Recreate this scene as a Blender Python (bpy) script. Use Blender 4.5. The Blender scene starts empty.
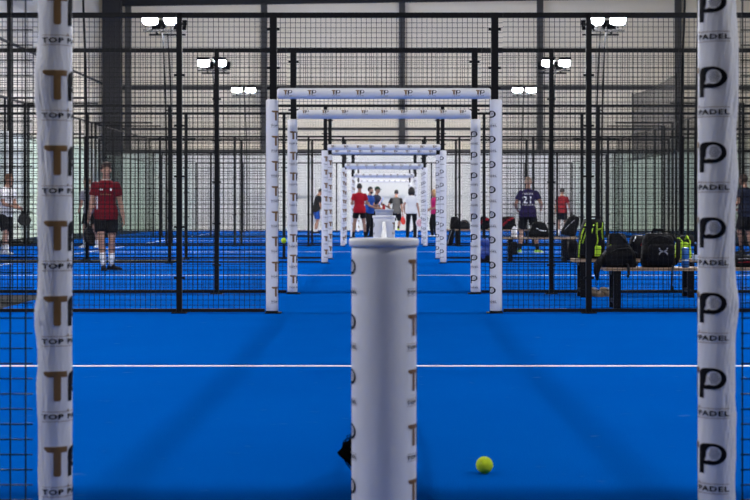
import bpy, bmesh, math, random
from mathutils import Vector, Matrix, noise
from mathutils.bvhtree import BVHTree

random.seed(7)
SC = bpy.context.scene
COL = SC.collection
PI = math.pi
R = math.radians
FPX, VX, VY, CH = 1520.0, 384.0, 207.5, 1.043      # focal length in pixels, vanishing point, camera height


def at(px, py, Y):
    return Vector(((px - VX) * Y / FPX, Y, CH - (py - VY) * Y / FPX))


def gx(px, Y):
    return (px - VX) * Y / FPX


# ------------------------------------------------------------------ materials
def mat(name, col, rough=0.6, metal=0.0, bump=0.0, bscale=60.0, vary=0.0, vscale=8.0, emit=None, spec=0.5):
    m = bpy.data.materials.new(name)
    m.use_nodes = True
    nt = m.node_tree
    b = nt.nodes['Principled BSDF']
    b.inputs['Base Color'].default_value = (*col, 1)
    b.inputs['Roughness'].default_value = rough
    b.inputs['Metallic'].default_value = metal
    b.inputs['Specular IOR Level'].default_value = spec
    tc = nt.nodes.new('ShaderNodeTexCoord')
    if vary > 0:
        n = nt.nodes.new('ShaderNodeTexNoise')
        n.inputs['Scale'].default_value = vscale
        n.inputs['Detail'].default_value = 5
        nt.links.new(tc.outputs['Object'], n.inputs['Vector'])
        r = nt.nodes.new('ShaderNodeValToRGB')
        r.color_ramp.elements[0].position = 0.3
        r.color_ramp.elements[1].position = 0.7
        r.color_ramp.elements[0].color = (*[c * (1 - vary) for c in col], 1)
        r.color_ramp.elements[1].color = (*[min(1, c * (1 + vary)) for c in col], 1)
        nt.links.new(n.outputs['Fac'], r.inputs['Fac'])
        nt.links.new(r.outputs['Color'], b.inputs['Base Color'])
    if bump > 0:
        n2 = nt.nodes.new('ShaderNodeTexNoise')
        n2.inputs['Scale'].default_value = bscale
        n2.inputs['Detail'].default_value = 4
        nt.links.new(tc.outputs['Object'], n2.inputs['Vector'])
        bp = nt.nodes.new('ShaderNodeBump')
        bp.inputs['Strength'].default_value = bump
        bp.inputs['Distance'].default_value = 0.01
        nt.links.new(n2.outputs['Fac'], bp.inputs['Height'])
        nt.links.new(bp.outputs['Normal'], b.inputs['Normal'])
    if emit:
        b.inputs['Emission Color'].default_value = (*emit[0], 1)
        b.inputs['Emission Strength'].default_value = emit[1]
    return m


M = {}
M['vinyl'] = mat('white_vinyl', (0.78, 0.78, 0.80), 0.45, bump=0.25, bscale=14, vary=0.02)
M['gold'] = mat('gold_print', (0.20, 0.105, 0.032), 0.45, vary=0.05, vscale=30)
M['ink'] = mat('black_print', (0.005, 0.005, 0.008), 0.6, vary=0.1, vscale=30, spec=0.1)
M['greyink'] = mat('grey_print', (0.22, 0.22, 0.24), 0.5, vary=0.05, vscale=30)
M['black_metal'] = mat('black_coated_steel', (0.006, 0.006, 0.0065), 0.5, bump=0.05, bscale=200, vary=0.15, spec=0.12)
M['wire'] = mat('black_wire', (0.006, 0.006, 0.0065), 0.5, vary=0.1, spec=0.12)
M['lamp_metal'] = mat('dark_lamp_metal', (0.005, 0.005, 0.0055), 0.6, vary=0.1, spec=0.1)
TILT = 44
M['led_dim'] = mat('dimmed_led_panel', (0.9, 0.9, 0.9), 0.4, emit=((0.97, 0.97, 1.0), 300.0))
M['led_strong'] = mat('bright_led_panel', (0.9, 0.9, 0.9), 0.4, emit=((1.0, 0.95, 0.87), 850.0))
M['netcord'] = mat('black_net_cord', (0.004, 0.004, 0.004), 0.9, vary=0.2, spec=0.0)
M['led'] = mat('lit_led_panel', (0.9, 0.9, 0.9), 0.4, emit=((1.0, 0.97, 0.92), 450.0))
M['concrete'] = mat('dark_concrete', (0.018, 0.018, 0.018), 0.8, bump=0.2, bscale=30, vary=0.15, vscale=2, spec=0.03)
M['line'] = mat('white_line', (0.78, 0.80, 0.84), 0.75, vary=0.05, vscale=40)
M['dado'] = mat('pale_wall_panel', (0.88, 0.89, 0.865), 0.5, vary=0.04, vscale=0.8)
M['roof'] = mat('dark_roof_sheet', (0.10, 0.105, 0.115), 0.7, vary=0.1, vscale=1)
M['steel'] = mat('grey_painted_steel', (0.030, 0.031, 0.036), 0.7, vary=0.08, spec=0.1)
M['girt'] = mat('grey_girt', (0.075, 0.075, 0.077), 0.7, vary=0.08, spec=0.1)
M['wood'] = mat('tan_bench_wood', (0.42, 0.27, 0.15), 0.55, bump=0.1, bscale=40, vary=0.2, vscale=6)
M['ball'] = mat('felt_yellow', (0.62, 0.80, 0.02), 0.95, bump=0.5, bscale=400, vary=0.08, vscale=40)
M['seam'] = mat('pale_seam', (0.75, 0.85, 0.40), 0.8, vary=0.03)
M['skin'] = mat('fair_skin', (0.40, 0.215, 0.145), 0.55, vary=0.06, vscale=10)
M['skin2'] = mat('tanned_skin', (0.30, 0.155, 0.10), 0.55, vary=0.06, vscale=10)
M['eye'] = mat('eye_dark', (0.03, 0.02, 0.018), 0.3, vary=0.1)
M['lip'] = mat('lip', (0.38, 0.14, 0.12), 0.5, vary=0.05)
M['hair_brown'] = mat('brown_hair', (0.045, 0.022, 0.012), 0.65, bump=0.4, bscale=60, vary=0.3, vscale=25)
M['hair_dark'] = mat('dark_hair', (0.014, 0.010, 0.009), 0.6, bump=0.4, bscale=60, vary=0.3, vscale=25)
M['hair_ginger'] = mat('light_brown_hair', (0.16, 0.07, 0.03), 0.65, bump=0.4, bscale=60, vary=0.3, vscale=25)
M['hair_blond'] = mat('blond_hair', (0.50, 0.30, 0.13), 0.65, bump=0.4, bscale=60, vary=0.2, vscale=25)
M['hair_grey'] = mat('cropped_fair_hair', (0.38, 0.25, 0.17), 0.7, bump=0.3, bscale=80, vary=0.1, vscale=25)


def cloth(name, col, v=0.08):
    return mat(name, col, 0.85, bump=0.35, bscale=9, vary=v, vscale=6, spec=0.25)


M['red'] = cloth('red_jersey', (0.135, 0.004, 0.010))
M['darkred'] = cloth('dark_red_trim', (0.16, 0.006, 0.012))
M['brightred'] = cloth('bright_red_tee', (0.34, 0.004, 0.016))
M['white'] = cloth('white_cloth', (0.80, 0.80, 0.80), 0.03)
M['black'] = cloth('black_cloth', (0.005, 0.005, 0.006), 0.2)
M['blackbag'] = mat('black_nylon', (0.004, 0.004, 0.005), 0.6, bump=0.5, bscale=22, vary=0.3, vscale=15, spec=0.15)
M['greybag'] = mat('charcoal_nylon', (0.010, 0.010, 0.011), 0.6, bump=0.4, bscale=22, vary=0.3, vscale=15, spec=0.2)
M['navy'] = cloth('navy_tee', (0.012, 0.017, 0.040))
M['blue'] = cloth('royal_blue_tee', (0.008, 0.055, 0.27))
M['purple'] = cloth('purple_jersey', (0.020, 0.012, 0.062))
M['grey'] = cloth('grey_tee', (0.065, 0.065, 0.068))
M['lilac'] = cloth('grey_lilac_tee', (0.30, 0.29, 0.34))
M['pink'] = cloth('magenta_top', (0.50, 0.012, 0.14))
M['neon'] = mat('neon_yellow', (0.42, 0.66, 0.008), 0.6, vary=0.06, vscale=20)
M['sole'] = mat('white_rubber', (0.7, 0.7, 0.7), 0.6, vary=0.03)
M['beige'] = mat('beige_shoe', (0.20, 0.15, 0.10), 0.7, vary=0.1, vscale=20)
M['canblue'] = mat('blue_can', (0.02, 0.13, 0.42), 0.3, vary=0.2, vscale=30)
M['silver'] = mat('aluminium', (0.6, 0.6, 0.62), 0.3, metal=1.0, vary=0.05)
M['redplastic'] = mat('red_plastic', (0.6, 0.02, 0.02), 0.35, vary=0.05)
M['orange'] = mat('red_orange_face', (0.50, 0.03, 0.015), 0.4, vary=0.1, vscale=20)
M['bluebag'] = mat('blue_nylon', (0.012, 0.05, 0.28), 0.55, bump=0.4, bscale=22, vary=0.3, vscale=15)
M['bottlecap'] = mat('blue_cap', (0.10, 0.22, 0.50), 0.4, vary=0.03)
M['waterlabel'] = mat('pale_label', (0.55, 0.62, 0.72), 0.45, vary=0.2, vscale=40)


M['darkgreen'] = cloth('dark_green_cap', (0.02, 0.05, 0.03))
M['palepink'] = mat('pale_pink_face', (0.75, 0.42, 0.45), 0.5, vary=0.1)
M['lightblue'] = mat('light_blue_frame', (0.25, 0.45, 0.75), 0.5, vary=0.1)
M['neonshoe'] = mat('neon_green_shoe', (0.45, 0.75, 0.05), 0.6, vary=0.1)
M['greyprint'] = mat('pale_grey_print', (0.35, 0.35, 0.37), 0.5, vary=0.05)


def turf_material():
    m = bpy.data.materials.new('blue_turf')
    m.use_nodes = True
    nt = m.node_tree
    b = nt.nodes['Principled BSDF']
    b.inputs['Roughness'].default_value = 1.0
    b.inputs['Specular IOR Level'].default_value = 0.0
    geo = nt.nodes.new('ShaderNodeNewGeometry')
    n1 = nt.nodes.new('ShaderNodeTexNoise'); n1.inputs['Scale'].default_value = 0.9; n1.inputs['Detail'].default_value = 6
    n2 = nt.nodes.new('ShaderNodeTexNoise'); n2.inputs['Scale'].default_value = 130; n2.inputs['Detail'].default_value = 3
    n3 = nt.nodes.new('ShaderNodeTexNoise'); n3.inputs['Scale'].default_value = 7; n3.inputs['Detail'].default_value = 8
    for n in (n1, n2, n3):
        nt.links.new(geo.outputs['Position'], n.inputs['Vector'])
    mx = nt.nodes.new('ShaderNodeMix'); mx.data_type = 'RGBA'
    mx.inputs['A'].default_value = (0.0003, 0.068, 0.350, 1)
    mx.inputs['B'].default_value = (0.0004, 0.106, 0.475, 1)
    add = nt.nodes.new('ShaderNodeMath'); add.operation = 'MULTIPLY_ADD'
    add.inputs[1].default_value = 0.5
    nt.links.new(n2.outputs['Fac'], add.inputs[0])
    mul = nt.nodes.new('ShaderNodeMath'); mul.operation = 'MULTIPLY'; mul.inputs[1].default_value = 0.5
    nt.links.new(n1.outputs['Fac'], mul.inputs[0])
    nt.links.new(mul.outputs[0], add.inputs[2])
    nt.links.new(add.outputs[0], mx.inputs['Factor'])
    # pale sand scuffs
    ramp = nt.nodes.new('ShaderNodeValToRGB')
    ramp.color_ramp.elements[0].position = 0.66; ramp.color_ramp.elements[1].position = 0.80
    ramp.color_ramp.elements[1].color = (0.35, 0.35, 0.35, 1)
    nt.links.new(n3.outputs['Fac'], ramp.inputs['Fac'])
    mx2 = nt.nodes.new('ShaderNodeMix'); mx2.data_type = 'RGBA'
    mx2.inputs['B'].default_value = (0.10, 0.22, 0.46, 1)
    nt.links.new(ramp.outputs['Color'], mx2.inputs['Factor'])
    nt.links.new(mx.outputs['Result'], mx2.inputs['A'])
    nt.links.new(mx2.outputs['Result'], b.inputs['Base Color'])
    bp = nt.nodes.new('ShaderNodeBump'); bp.inputs['Strength'].default_value = 0.35; bp.inputs['Distance'].default_value = 0.01
    nt.links.new(n2.outputs['Fac'], bp.inputs['Height'])
    nt.links.new(bp.outputs['Normal'], b.inputs['Normal'])
    return m


M['turf'] = turf_material()


def cladding_material():
    m = bpy.data.materials.new('ribbed_wall_cladding')
    m.use_nodes = True
    nt = m.node_tree
    b = nt.nodes['Principled BSDF']
    b.inputs['Roughness'].default_value = 0.5
    geo = nt.nodes.new('ShaderNodeNewGeometry')
    w = nt.nodes.new('ShaderNodeTexWave')
    w.wave_type = 'BANDS'; w.bands_direction = 'Z'
    w.inputs['Scale'].default_value = 0.5; w.inputs['Distortion'].default_value = 0.0
    nt.links.new(geo.outputs['Position'], w.inputs['Vector'])
    n = nt.nodes.new('ShaderNodeTexNoise'); n.inputs['Scale'].default_value = 0.5
    nt.links.new(geo.outputs['Position'], n.inputs['Vector'])
    mx = nt.nodes.new('ShaderNodeMix'); mx.data_type = 'RGBA'
    mx.inputs['A'].default_value = (0.80, 0.735, 0.61, 1)
    mx.inputs['B'].default_value = (0.86, 0.80, 0.69, 1)
    nt.links.new(n.outputs['Fac'], mx.inputs['Factor'])
    nt.links.new(mx.outputs['Result'], b.inputs['Base Color'])
    bp = nt.nodes.new('ShaderNodeBump'); bp.inputs['Strength'].default_value = 0.5; bp.inputs['Distance'].default_value = 0.05
    nt.links.new(w.outputs['Fac'], bp.inputs['Height'])
    nt.links.new(bp.outputs['Normal'], b.inputs['Normal'])
    return m


M['cladding'] = cladding_material()


def glass_material(name, tint, refl):
    m = bpy.data.materials.new(name)
    m.use_nodes = True
    nt = m.node_tree
    nt.nodes.remove(nt.nodes['Principled BSDF'])
    out = nt.nodes['Material Output']
    t = nt.nodes.new('ShaderNodeBsdfTransparent'); t.inputs['Color'].default_value = (*tint, 1)
    g = nt.nodes.new('ShaderNodeBsdfGlossy'); g.inputs['Roughness'].default_value = 0.03
    lf = nt.nodes.new('ShaderNodeLayerWeight'); lf.inputs['Blend'].default_value = 0.5
    pw = nt.nodes.new('ShaderNodeMath'); pw.operation = 'POWER'; pw.inputs[1].default_value = 6.0
    nt.links.new(lf.outputs['Facing'], pw.inputs[0])
    lw = nt.nodes.new('ShaderNodeMath'); lw.operation = 'MULTIPLY_ADD'; lw.inputs[1].default_value = refl; lw.inputs[2].default_value = 0.015
    nt.links.new(pw.outputs[0], lw.inputs[0])
    mx = nt.nodes.new('ShaderNodeMixShader')
    nt.links.new(lw.outputs[0], mx.inputs['Fac'])
    nt.links.new(t.outputs[0], mx.inputs[1]); nt.links.new(g.outputs[0], mx.inputs[2])
    nt.links.new(mx.outputs[0], out.inputs['Surface'])
    return m


M['glass'] = glass_material('green_tinted_glass', (0.962, 0.992, 0.975), 0.22)
M['clear'] = glass_material('clear_plastic', (0.86, 0.91, 0.95), 0.5)


def netting_material():
    m = bpy.data.materials.new('black_ball_stop_netting')
    m.use_nodes = True
    nt = m.node_tree
    b = nt.nodes['Principled BSDF']
    b.inputs['Base Color'].default_value = (0.02, 0.02, 0.022, 1)
    b.inputs['Roughness'].default_value = 0.9
    b.inputs['Alpha'].default_value = 0.40
    return m


M['netting'] = netting_material()


# ------------------------------------------------------------------ mesh builder
class MB:
    def __init__(s):
        s.v, s.f, s.m = [], [], []

    def add(s, vs, fs, mi=0):
        o = len(s.v)
        s.v.extend([tuple(p) for p in vs])
        s.f.extend([tuple(o + i for i in f) for f in fs])
        s.m.extend([mi] * len(fs))
        return s

    def box(s, lo, hi, mi=0):
        (a, b, c), (d, e, f) = lo, hi
        vs = [(a, b, c), (d, b, c), (d, e, c), (a, e, c), (a, b, f), (d, b, f), (d, e, f), (a, e, f)]
        return s.add(vs, [(3, 2, 1, 0), (4, 5, 6, 7), (0, 1, 5, 4), (1, 2, 6, 5), (2, 3, 7, 6), (3, 0, 4, 7)], mi)

    def cbox(s, c, size, mi=0, rot=None):
        hx, hy, hz = size[0] / 2, size[1] / 2, size[2] / 2
        vs = [Vector(p) for p in [(-hx, -hy, -hz), (hx, -hy, -hz), (hx, hy, -hz), (-hx, hy, -hz), (-hx, -hy, hz), (hx, -hy, hz), (hx, hy, hz), (-hx, hy, hz)]]
        if rot is not None:
            vs = [rot @ p for p in vs]
        vs = [p + Vector(c) for p in vs]
        return s.add(vs, [(3, 2, 1, 0), (4, 5, 6, 7), (0, 1, 5, 4), (1, 2, 6, 5), (2, 3, 7, 6), (3, 0, 4, 7)], mi)

    def loft(s, rings, mi=0, caps=True):
        n = len(rings[0])
        o = len(s.v)
        for r in rings:
            s.v.extend([tuple(p) for p in r])
        fs = []
        for k in range(len(rings) - 1):
            for i in range(n):
                j = (i + 1) % n
                fs.append((o + k * n + i, o + k * n + j, o + (k + 1) * n + j, o + (k + 1) * n + i))
        if caps:
            fs.append(tuple(o + i for i in reversed(range(n))))
            fs.append(tuple(o + (len(rings) - 1) * n + i for i in range(n)))
        s.f.extend(fs); s.m.extend([mi] * len(fs))
        return s

    def tube(s, pts, rad, seg=10, mi=0, caps=True, flat=1.0, side=None):
        """round or flattened tube along pts; rad a number or one per point"""
        pts = [Vector(p) for p in pts]
        rr = rad if isinstance(rad, (list, tuple)) else [rad] * len(pts)
        rings = []
        prev = None
        for i, p in enumerate(pts):
            d = (pts[min(i + 1, len(pts) - 1)] - pts[max(i - 1, 0)])
            d = d.normalized() if d.length > 1e-9 else Vector((0, 0, 1))
            ref = side if side is not None else (prev if prev is not None else (Vector((1, 0, 0)) if abs(d.x) < 0.8 else Vector((0, 1, 0))))
            u = (Vector(ref) - d * d.dot(Vector(ref)))
            u = u.normalized() if u.length > 1e-6 else d.orthogonal().normalized()
            prev = u
            w = d.cross(u)
            rings.append([p + u * (math.cos(2 * PI * k / seg) * rr[i]) + w * (math.sin(2 * PI * k / seg) * rr[i] * flat) for k in range(seg)])
        return s.loft(rings, mi, caps)

    def ell(s, c, r, seg=16, rng=10, mi=0, rot=None):
        c = Vector(c)
        rings = []
        for k in range(rng + 1):
            t = -PI / 2 + PI * k / rng
            z, q = math.sin(t), max(math.cos(t), 0.02)
            ring = []
            for i in range(seg):
                a = 2 * PI * i / seg
                p = Vector((r[0] * q * math.cos(a), r[1] * q * math.sin(a), r[2] * z))
                ring.append(c + (rot @ p if rot is not None else p))
            rings.append(ring)
        return s.loft(rings, mi)

    def lathe(s, c, prof, seg=24, mi=0):
        c = Vector(c)
        return s.loft([[c + Vector((r * math.cos(2 * PI * i / seg), r * math.sin(2 * PI * i / seg), z)) for i in range(seg)] for r, z in prof], mi)

    def wires(s, axis, x0, x1, z0, z1, y, step, w):
        h = w / 2
        if axis == 'v':
            n = int(round((x1 - x0) / step))
            for i in range(1, n):
                x = x0 + (x1 - x0) * i / n
                vs = [(x - h, y - h, z0), (x + h, y - h, z0), (x + h, y + h, z0), (x - h, y + h, z0), (x - h, y - h, z1), (x + h, y - h, z1), (x + h, y + h, z1), (x - h, y + h, z1)]
                s.add(vs, [(0, 1, 5, 4), (1, 2, 6, 5), (2, 3, 7, 6), (3, 0, 4, 7)])
        else:
            n = int(round((z1 - z0) / step))
            y = y + w * 0.9
            for i in range(1, n):
                z = z0 + (z1 - z0) * i / n
                vs = [(x0, y - h, z - h), (x0, y + h, z - h), (x0, y + h, z + h), (x0, y - h, z + h), (x1, y - h, z - h), (x1, y + h, z - h), (x1, y + h, z + h), (x1, y - h, z + h)]
                s.add(vs, [(0, 1, 5, 4), (1, 2, 6, 5), (2, 3, 7, 6), (3, 0, 4, 7)])
        return s

    def mesh(s, name, mats, smooth=False):
        me = bpy.data.meshes.new(name)
        me.from_pydata(s.v, [], s.f)
        for m in (mats if isinstance(mats, (list, tuple)) else [mats]):
            me.materials.append(m)
        me.polygons.foreach_set('material_index', s.m)
        if smooth:
            me.polygons.foreach_set('use_smooth', [True] * len(me.polygons))
        me.update()
        return me

    def build(s, name, mats, parent=None, smooth=False, loc=None, fix=True, angle=None):
        me = s.mesh(name, mats, smooth)
        if fix:
            bm = bmesh.new(); bm.from_mesh(me)
            bmesh.ops.recalc_face_normals(bm, faces=bm.faces)
            bm.to_mesh(me); bm.free()
        if angle is not None:
            me.polygons.foreach_set('use_smooth', [True] * len(me.polygons))
            me.set_sharp_from_angle(angle=R(angle))
        return link(name, me, parent, loc)


def link(name, me, parent=None, loc=None):
    o = bpy.data.objects.new(name, me)
    COL.objects.link(o)
    if parent is not None:
        o.parent = parent
    if loc is not None:
        o.location = loc
    return o


def empty(name, loc=(0, 0, 0), rz=0.0):
    o = bpy.data.objects.new(name, None)
    COL.objects.link(o)
    o.empty_display_size = 0.1
    o.location = loc
    o.rotation_euler.z = rz
    return o


def tag(o, label, cat, group=None):
    o['label'] = label
    o['category'] = cat
    if group:
        o['group'] = group
    return o


def struct(o):
    o['kind'] = 'structure'
    return o


def children(o):
    return [c for c in COL.objects if c.parent == o]


def copy_tree(o):
    r = o.copy(); COL.objects.link(r)
    for ch in children(o):
        c = ch.copy(); COL.objects.link(c); c.parent = r
        for g in children(ch):
            d = g.copy(); COL.objects.link(d); d.parent = c
    return r


def text_mesh(txt, height, spacing=1.0, bold=0.0):
    """flat lettering: verts (x, y) centred on x, baseline at 0"""
    cu = bpy.data.curves.new('lettering', 'FONT')
    cu.body = txt
    cu.size = height * 1.38
    cu.space_character = spacing
    cu.align_x = 'CENTER'
    cu.resolution_u = 2
    cu.offset = bold
    ob = bpy.data.objects.new('lettering', cu)
    COL.objects.link(ob)
    bpy.context.view_layer.update()
    me = ob.evaluated_get(bpy.context.evaluated_depsgraph_get()).to_mesh()
    vs = [(v.co.x, v.co.y) for v in me.vertices]
    fs = [tuple(p.vertices) for p in me.polygons]
    bpy.data.objects.remove(ob)
    bpy.data.curves.remove(cu)
    return vs, fs


def subdivide_flat(vs, fs, step):
    """cut a flat figure into strips along x so it can be bent"""
    bm = bmesh.new()
    bv = [bm.verts.new((x, y, 0)) for x, y in vs]
    for f in fs:
        try:
            bm.faces.new([bv[i] for i in f])
        except ValueError:
            pass
    xs = [v[0] for v in vs]
    x = math.floor(min(xs) / step) * step
    while x < max(xs):
        bmesh.ops.bisect_plane(bm, geom=bm.verts[:] + bm.edges[:] + bm.faces[:], plane_co=(x, 0, 0), plane_no=(1, 0, 0))
        x += step
    bmesh.ops.triangulate(bm, faces=[f for f in bm.faces if len(f.verts) > 4])
    bm.verts.index_update()
    rv = [(v.co.x, v.co.y) for v in bm.verts]
    rf = [tuple(v.index for v in f.verts) for f in bm.faces]
    bm.free()
    return rv, rf


# ------------------------------------------------------------------ the printed logo
# pieces of the print, in metres at full size: origin at the middle of the top edge; material 1 gold, 2 black, 3 grey
def logo_pieces(detail=True):
    out = []

    def rect(x0, x1, y0, y1, mi):
        out.append(([(x0, y0), (x1, y0), (x1, y1), (x0, y1)], [(0, 1, 2, 3)], mi))
    TB, TW = (0.019, 0.012) if detail else (0.027, 0.017)
    # letter T with a drooping left tip
    out.append(([(-0.092, -0.004), (-0.086, 0.0), (-0.0115, 0.0), (-0.0115, -TB), (-0.076, -TB), (-0.088, -0.012)], [(0, 1, 2, 3, 4, 5)], 1))
    out.append(([(-0.046 - TW, -TB), (-0.046 + TW, -TB), (-0.046 + TW, -0.092), (-0.050 + TW, -0.097), (-0.042 - TW, -0.097), (-0.046 - TW, -0.092)], [(0, 1, 2, 3, 4, 5)], 1))
    # letter P: a stem and a bowl round a racket-shaped counter
    n = 40 if detail else 20
    ox, oy = [], []
    vs, fs = [], []
    cx, cy = 0.046, -0.033
    for i in range(n):
        a = 2 * PI * i / n
        c, s_ = math.cos(a), math.sin(a)
        k = 0.55
        ex = math.copysign(abs(c) ** k, c) if c < 0 else c
        ey = math.copysign(abs(s_) ** (k if c < 0 else 1.0), s_)
        vs.append((0.042 + 0.047 * ex if c >= 0 else 0.042 + 0.050 * ex, -0.035 + 0.035 * ey))
    for i in range(n):
        a = 2 * PI * i / n
        r = 1.0
        d = (a - PI * 1.22 + PI) % (2 * PI) - PI
        r += 0.55 * math.exp(-(d / 0.22) ** 2)
        vs.append((cx + 0.0255 * r * math.cos(a), cy + 0.0235 * r * math.sin(a)))
    for i in range(n):
        j = (i + 1) % n
        fs.append((i, j, n + j, n + i))
    out.append((vs, fs, 2))
    rect(-0.008, 0.013, -0.099, -0.055, 2)
    if detail:
        for ix in range(-3, 4):
            for iy in range(-3, 4):
                x, y = ix * 0.0055 + (iy % 2) * 0.00275, iy * 0.005
                if (x / 0.02) ** 2 + (y / 0.017) ** 2 < 1:
                    p = [(cx + 0.003 + x + 0.0021 * math.cos(k * PI / 3), cy + y + 0.0021 * math.sin(k * PI / 3)) for k in range(6)]
                    out.append((p, [tuple(range(6))], 3))
    # lines above and below the words, words, small gold tick
    tv, tf = text_mesh('TOP PADEL', 0.0165, 1.12, 0.0007)
    w = max(x for x, y in tv) - min(x for x, y in tv)
    k = 0.196 / w
    out.append(([(x * k, y - 0.1555) for x, y in tv], tf, 2))
    if detail:
        rect(-0.098, 0.098, -0.1325, -0.1310, 1)
        rect(-0.098, 0.098, -0.1640, -0.1625, 1)
        out.append(([(-0.012, -0.1285), (-0.009, -0.1225), (-0.006, -0.1285), (-0.009, -0.1345)], [(0, 1, 2, 3)], 1))
    return out


LOGO = [(*subdivide_flat(v, f, 0.008), mi) for v, f, mi in logo_pieces(True)]
LOGO_LITE = [(*subdivide_flat(v, f, 0.014), mi) for v, f, mi in logo_pieces(False)]
PADMATS = [M['vinyl'], M['gold'], M['ink'], M['greyink']]


def wrap_logo(mb, pieces, scale, top, phi, surf):
    """bend the print round a vertical pad; surf(angle, z, lift) -> point; angle 0 faces the camera, positive to the right"""
    for vs, fs, mi in pieces:
        mb.add([surf(x * scale, top + y * scale, phi) for x, y in vs], fs, mi)


def upright_pad(rad, z0, z1, phi, tops, scale, pieces, rough=None, seg=40, rings=24, lift=0.0012):
    """padded sleeve round a post at the origin; rough(phi, z) adds folds to the radius"""
    rf = rough or (lambda a, z: 0.0)
    mb = MB()
    rr = []
    for k in range(rings + 1):
        z = z0 + (z1 - z0) * k / rings
        rr.append([(math.sin(2 * PI * i / seg) * (rad + rf(2 * PI * i / seg, z)), -math.cos(2 * PI * i / seg) * (rad + rf(2 * PI * i / seg, z)), z) for i in range(seg)])
    # soft rolled ends
    def ring(z, k):
        return [(math.sin(2 * PI * i / seg) * rad * k, -math.cos(2 * PI * i / seg) * rad * k, z) for i in range(seg)]
    rr = [ring(z0 - 0.008, 0.8), ring(z0 - 0.004, 0.94)] + rr + [ring(z1 + 0.006, 0.94), ring(z1 + 0.010, 0.8)]
    mb.loft(rr, 0)

    def surf(s_, z, ph):
        a = ph + s_ / rad
        q = rad + rf(a % (2 * PI), z) + lift
        return (math.sin(a) * q, -math.cos(a) * q, z)
    for t in tops:
        wrap_logo(mb, pieces, scale, t, phi, surf)
    return mb


def fold_fn(side, seed, knots):
    """loose vinyl: wide bulges on the outer side and slanting creases"""
    def f(a, z):
        a = (a + PI) % (2 * PI) - PI
        out = max(0.0, math.sin(a) * side)           # 1 on the outer side
        b = 0.0
        for z_, w, h in knots:
            b += h * math.exp(-((z - z_) / w) ** 2)
        g = noise.noise(Vector((a * 1.6 + seed, (z * 9.0 - a * side * 2.2), seed)))
        g2 = noise.noise(Vector((a * 3.0 + seed, (z * 22.0 + a * side * 5.0), seed + 5)))
        cre = abs(noise.noise(Vector((seed * 2.0 + a * 0.9, z * 13.0 - a * side * 4.5, 3.1))))
        cr2 = abs(noise.noise(Vector((seed + a * 1.3, z * 26.0 - a * side * 8.0, 9.4))))
        patch = max(0.0, noise.noise(Vector((seed * 3, z * 4.0, a * 0.6))) + 0.25)
        return min(0.0125, out * b + (0.25 + 0.75 * out) * (0.0040 * g + 0.0025 * g2 - 0.0075 * max(0, 0.14 - cre) / 0.14 * (0.3 + out) - 0.0075 * patch * max(0, 0.16 - cr2) / 0.16))
    return f


# ------------------------------------------------------------------ layout across the row of courts
FY = [5.0, 15.0, 18.35, 28.35, 30.7, 40.7, 42.7, 52.7, 54.7, 64.7]       # fence planes, near to far
HF = 2.965
GP, PADX, PADR = 1.092, 1.105, 0.0595
GE = 1.172                                     # where the fences begin beside the pads
ORD = ['nearest', 'second', 'third', 'fourth', 'fifth', 'sixth', 'seventh', 'eighth', 'ninth', 'farthest']


def post_mb(x, y, h, w=0.06, d=0.04, clips=True):
    mb = MB()
    mb.box((x - w / 2, y - d / 2, 0), (x + w / 2, y + d / 2, h))
    mb.cbox((x, y, 0.006), (w + 0.09, d + 0.08, 0.012))
    if clips:
        z = 0.35
        while z < h:
            mb.cbox((x, y - 0.004, z), (w + 0.05, 0.012, 0.022))
            mb.cbox((x, y - 0.012, z), (w + 0.028, 0.014, 0.014))
            z += 0.5
    return mb


WR = lambda i: 0.0046 if i < 3 else 0.0018 if i < 5 else 0.0010


def panel_mb(x0, x1, z0, z1, y, w=0.0048):
    mb = MB()
    mb.wires('v', x0, x1, z0, z1, y, 0.05, w)
    mb.wires('h', x0, x1, z0, z1, y, 0.05, w)
    return mb


# --- pads and gates
Z2 = [1.253 + 0.2475 * k for k in range(-5, 4)]
NEAR_L = [1.4907 + 0.2454 * k for k in range(-6, 3)]
NEAR_R = [1.5020 + 0.2454 * k for k in range(-6, 3)]


def clip_tops(tops, z0, z1):
    return [t for t in tops if t - 0.17 > z0 and t < z1]


foldL = fold_fn(-1, 3.3, [(1.44, 0.09, 0.017), (1.27, 0.05, 0.004), (0.69, 0.07, 0.014), (0.45, 0.14, 0.005), (1.0, 0.1, 0.003)])
foldR = fold_fn(1, 8.1, [(1.50, 0.16, 0.018), (0.72, 0.07, 0.013), (1.15, 0.09, 0.010), (0.35, 0.2, 0.004)])
soft = lambda sd: (lambda a, z: 0.0018 * noise.noise(Vector((math.sin(a) * 2, math.cos(a) * 2 + sd, z * 6))))
PT0, PT1 = 0.03, 2.098
padmesh = {}


def pad_mesh(key, *a, **k):
    if key not in padmesh:
        mb = upright_pad(*a, **k)
        me = mb.mesh('post_pad', PADMATS, True)
        padmesh[key] = me
    return padmesh[key]


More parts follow.
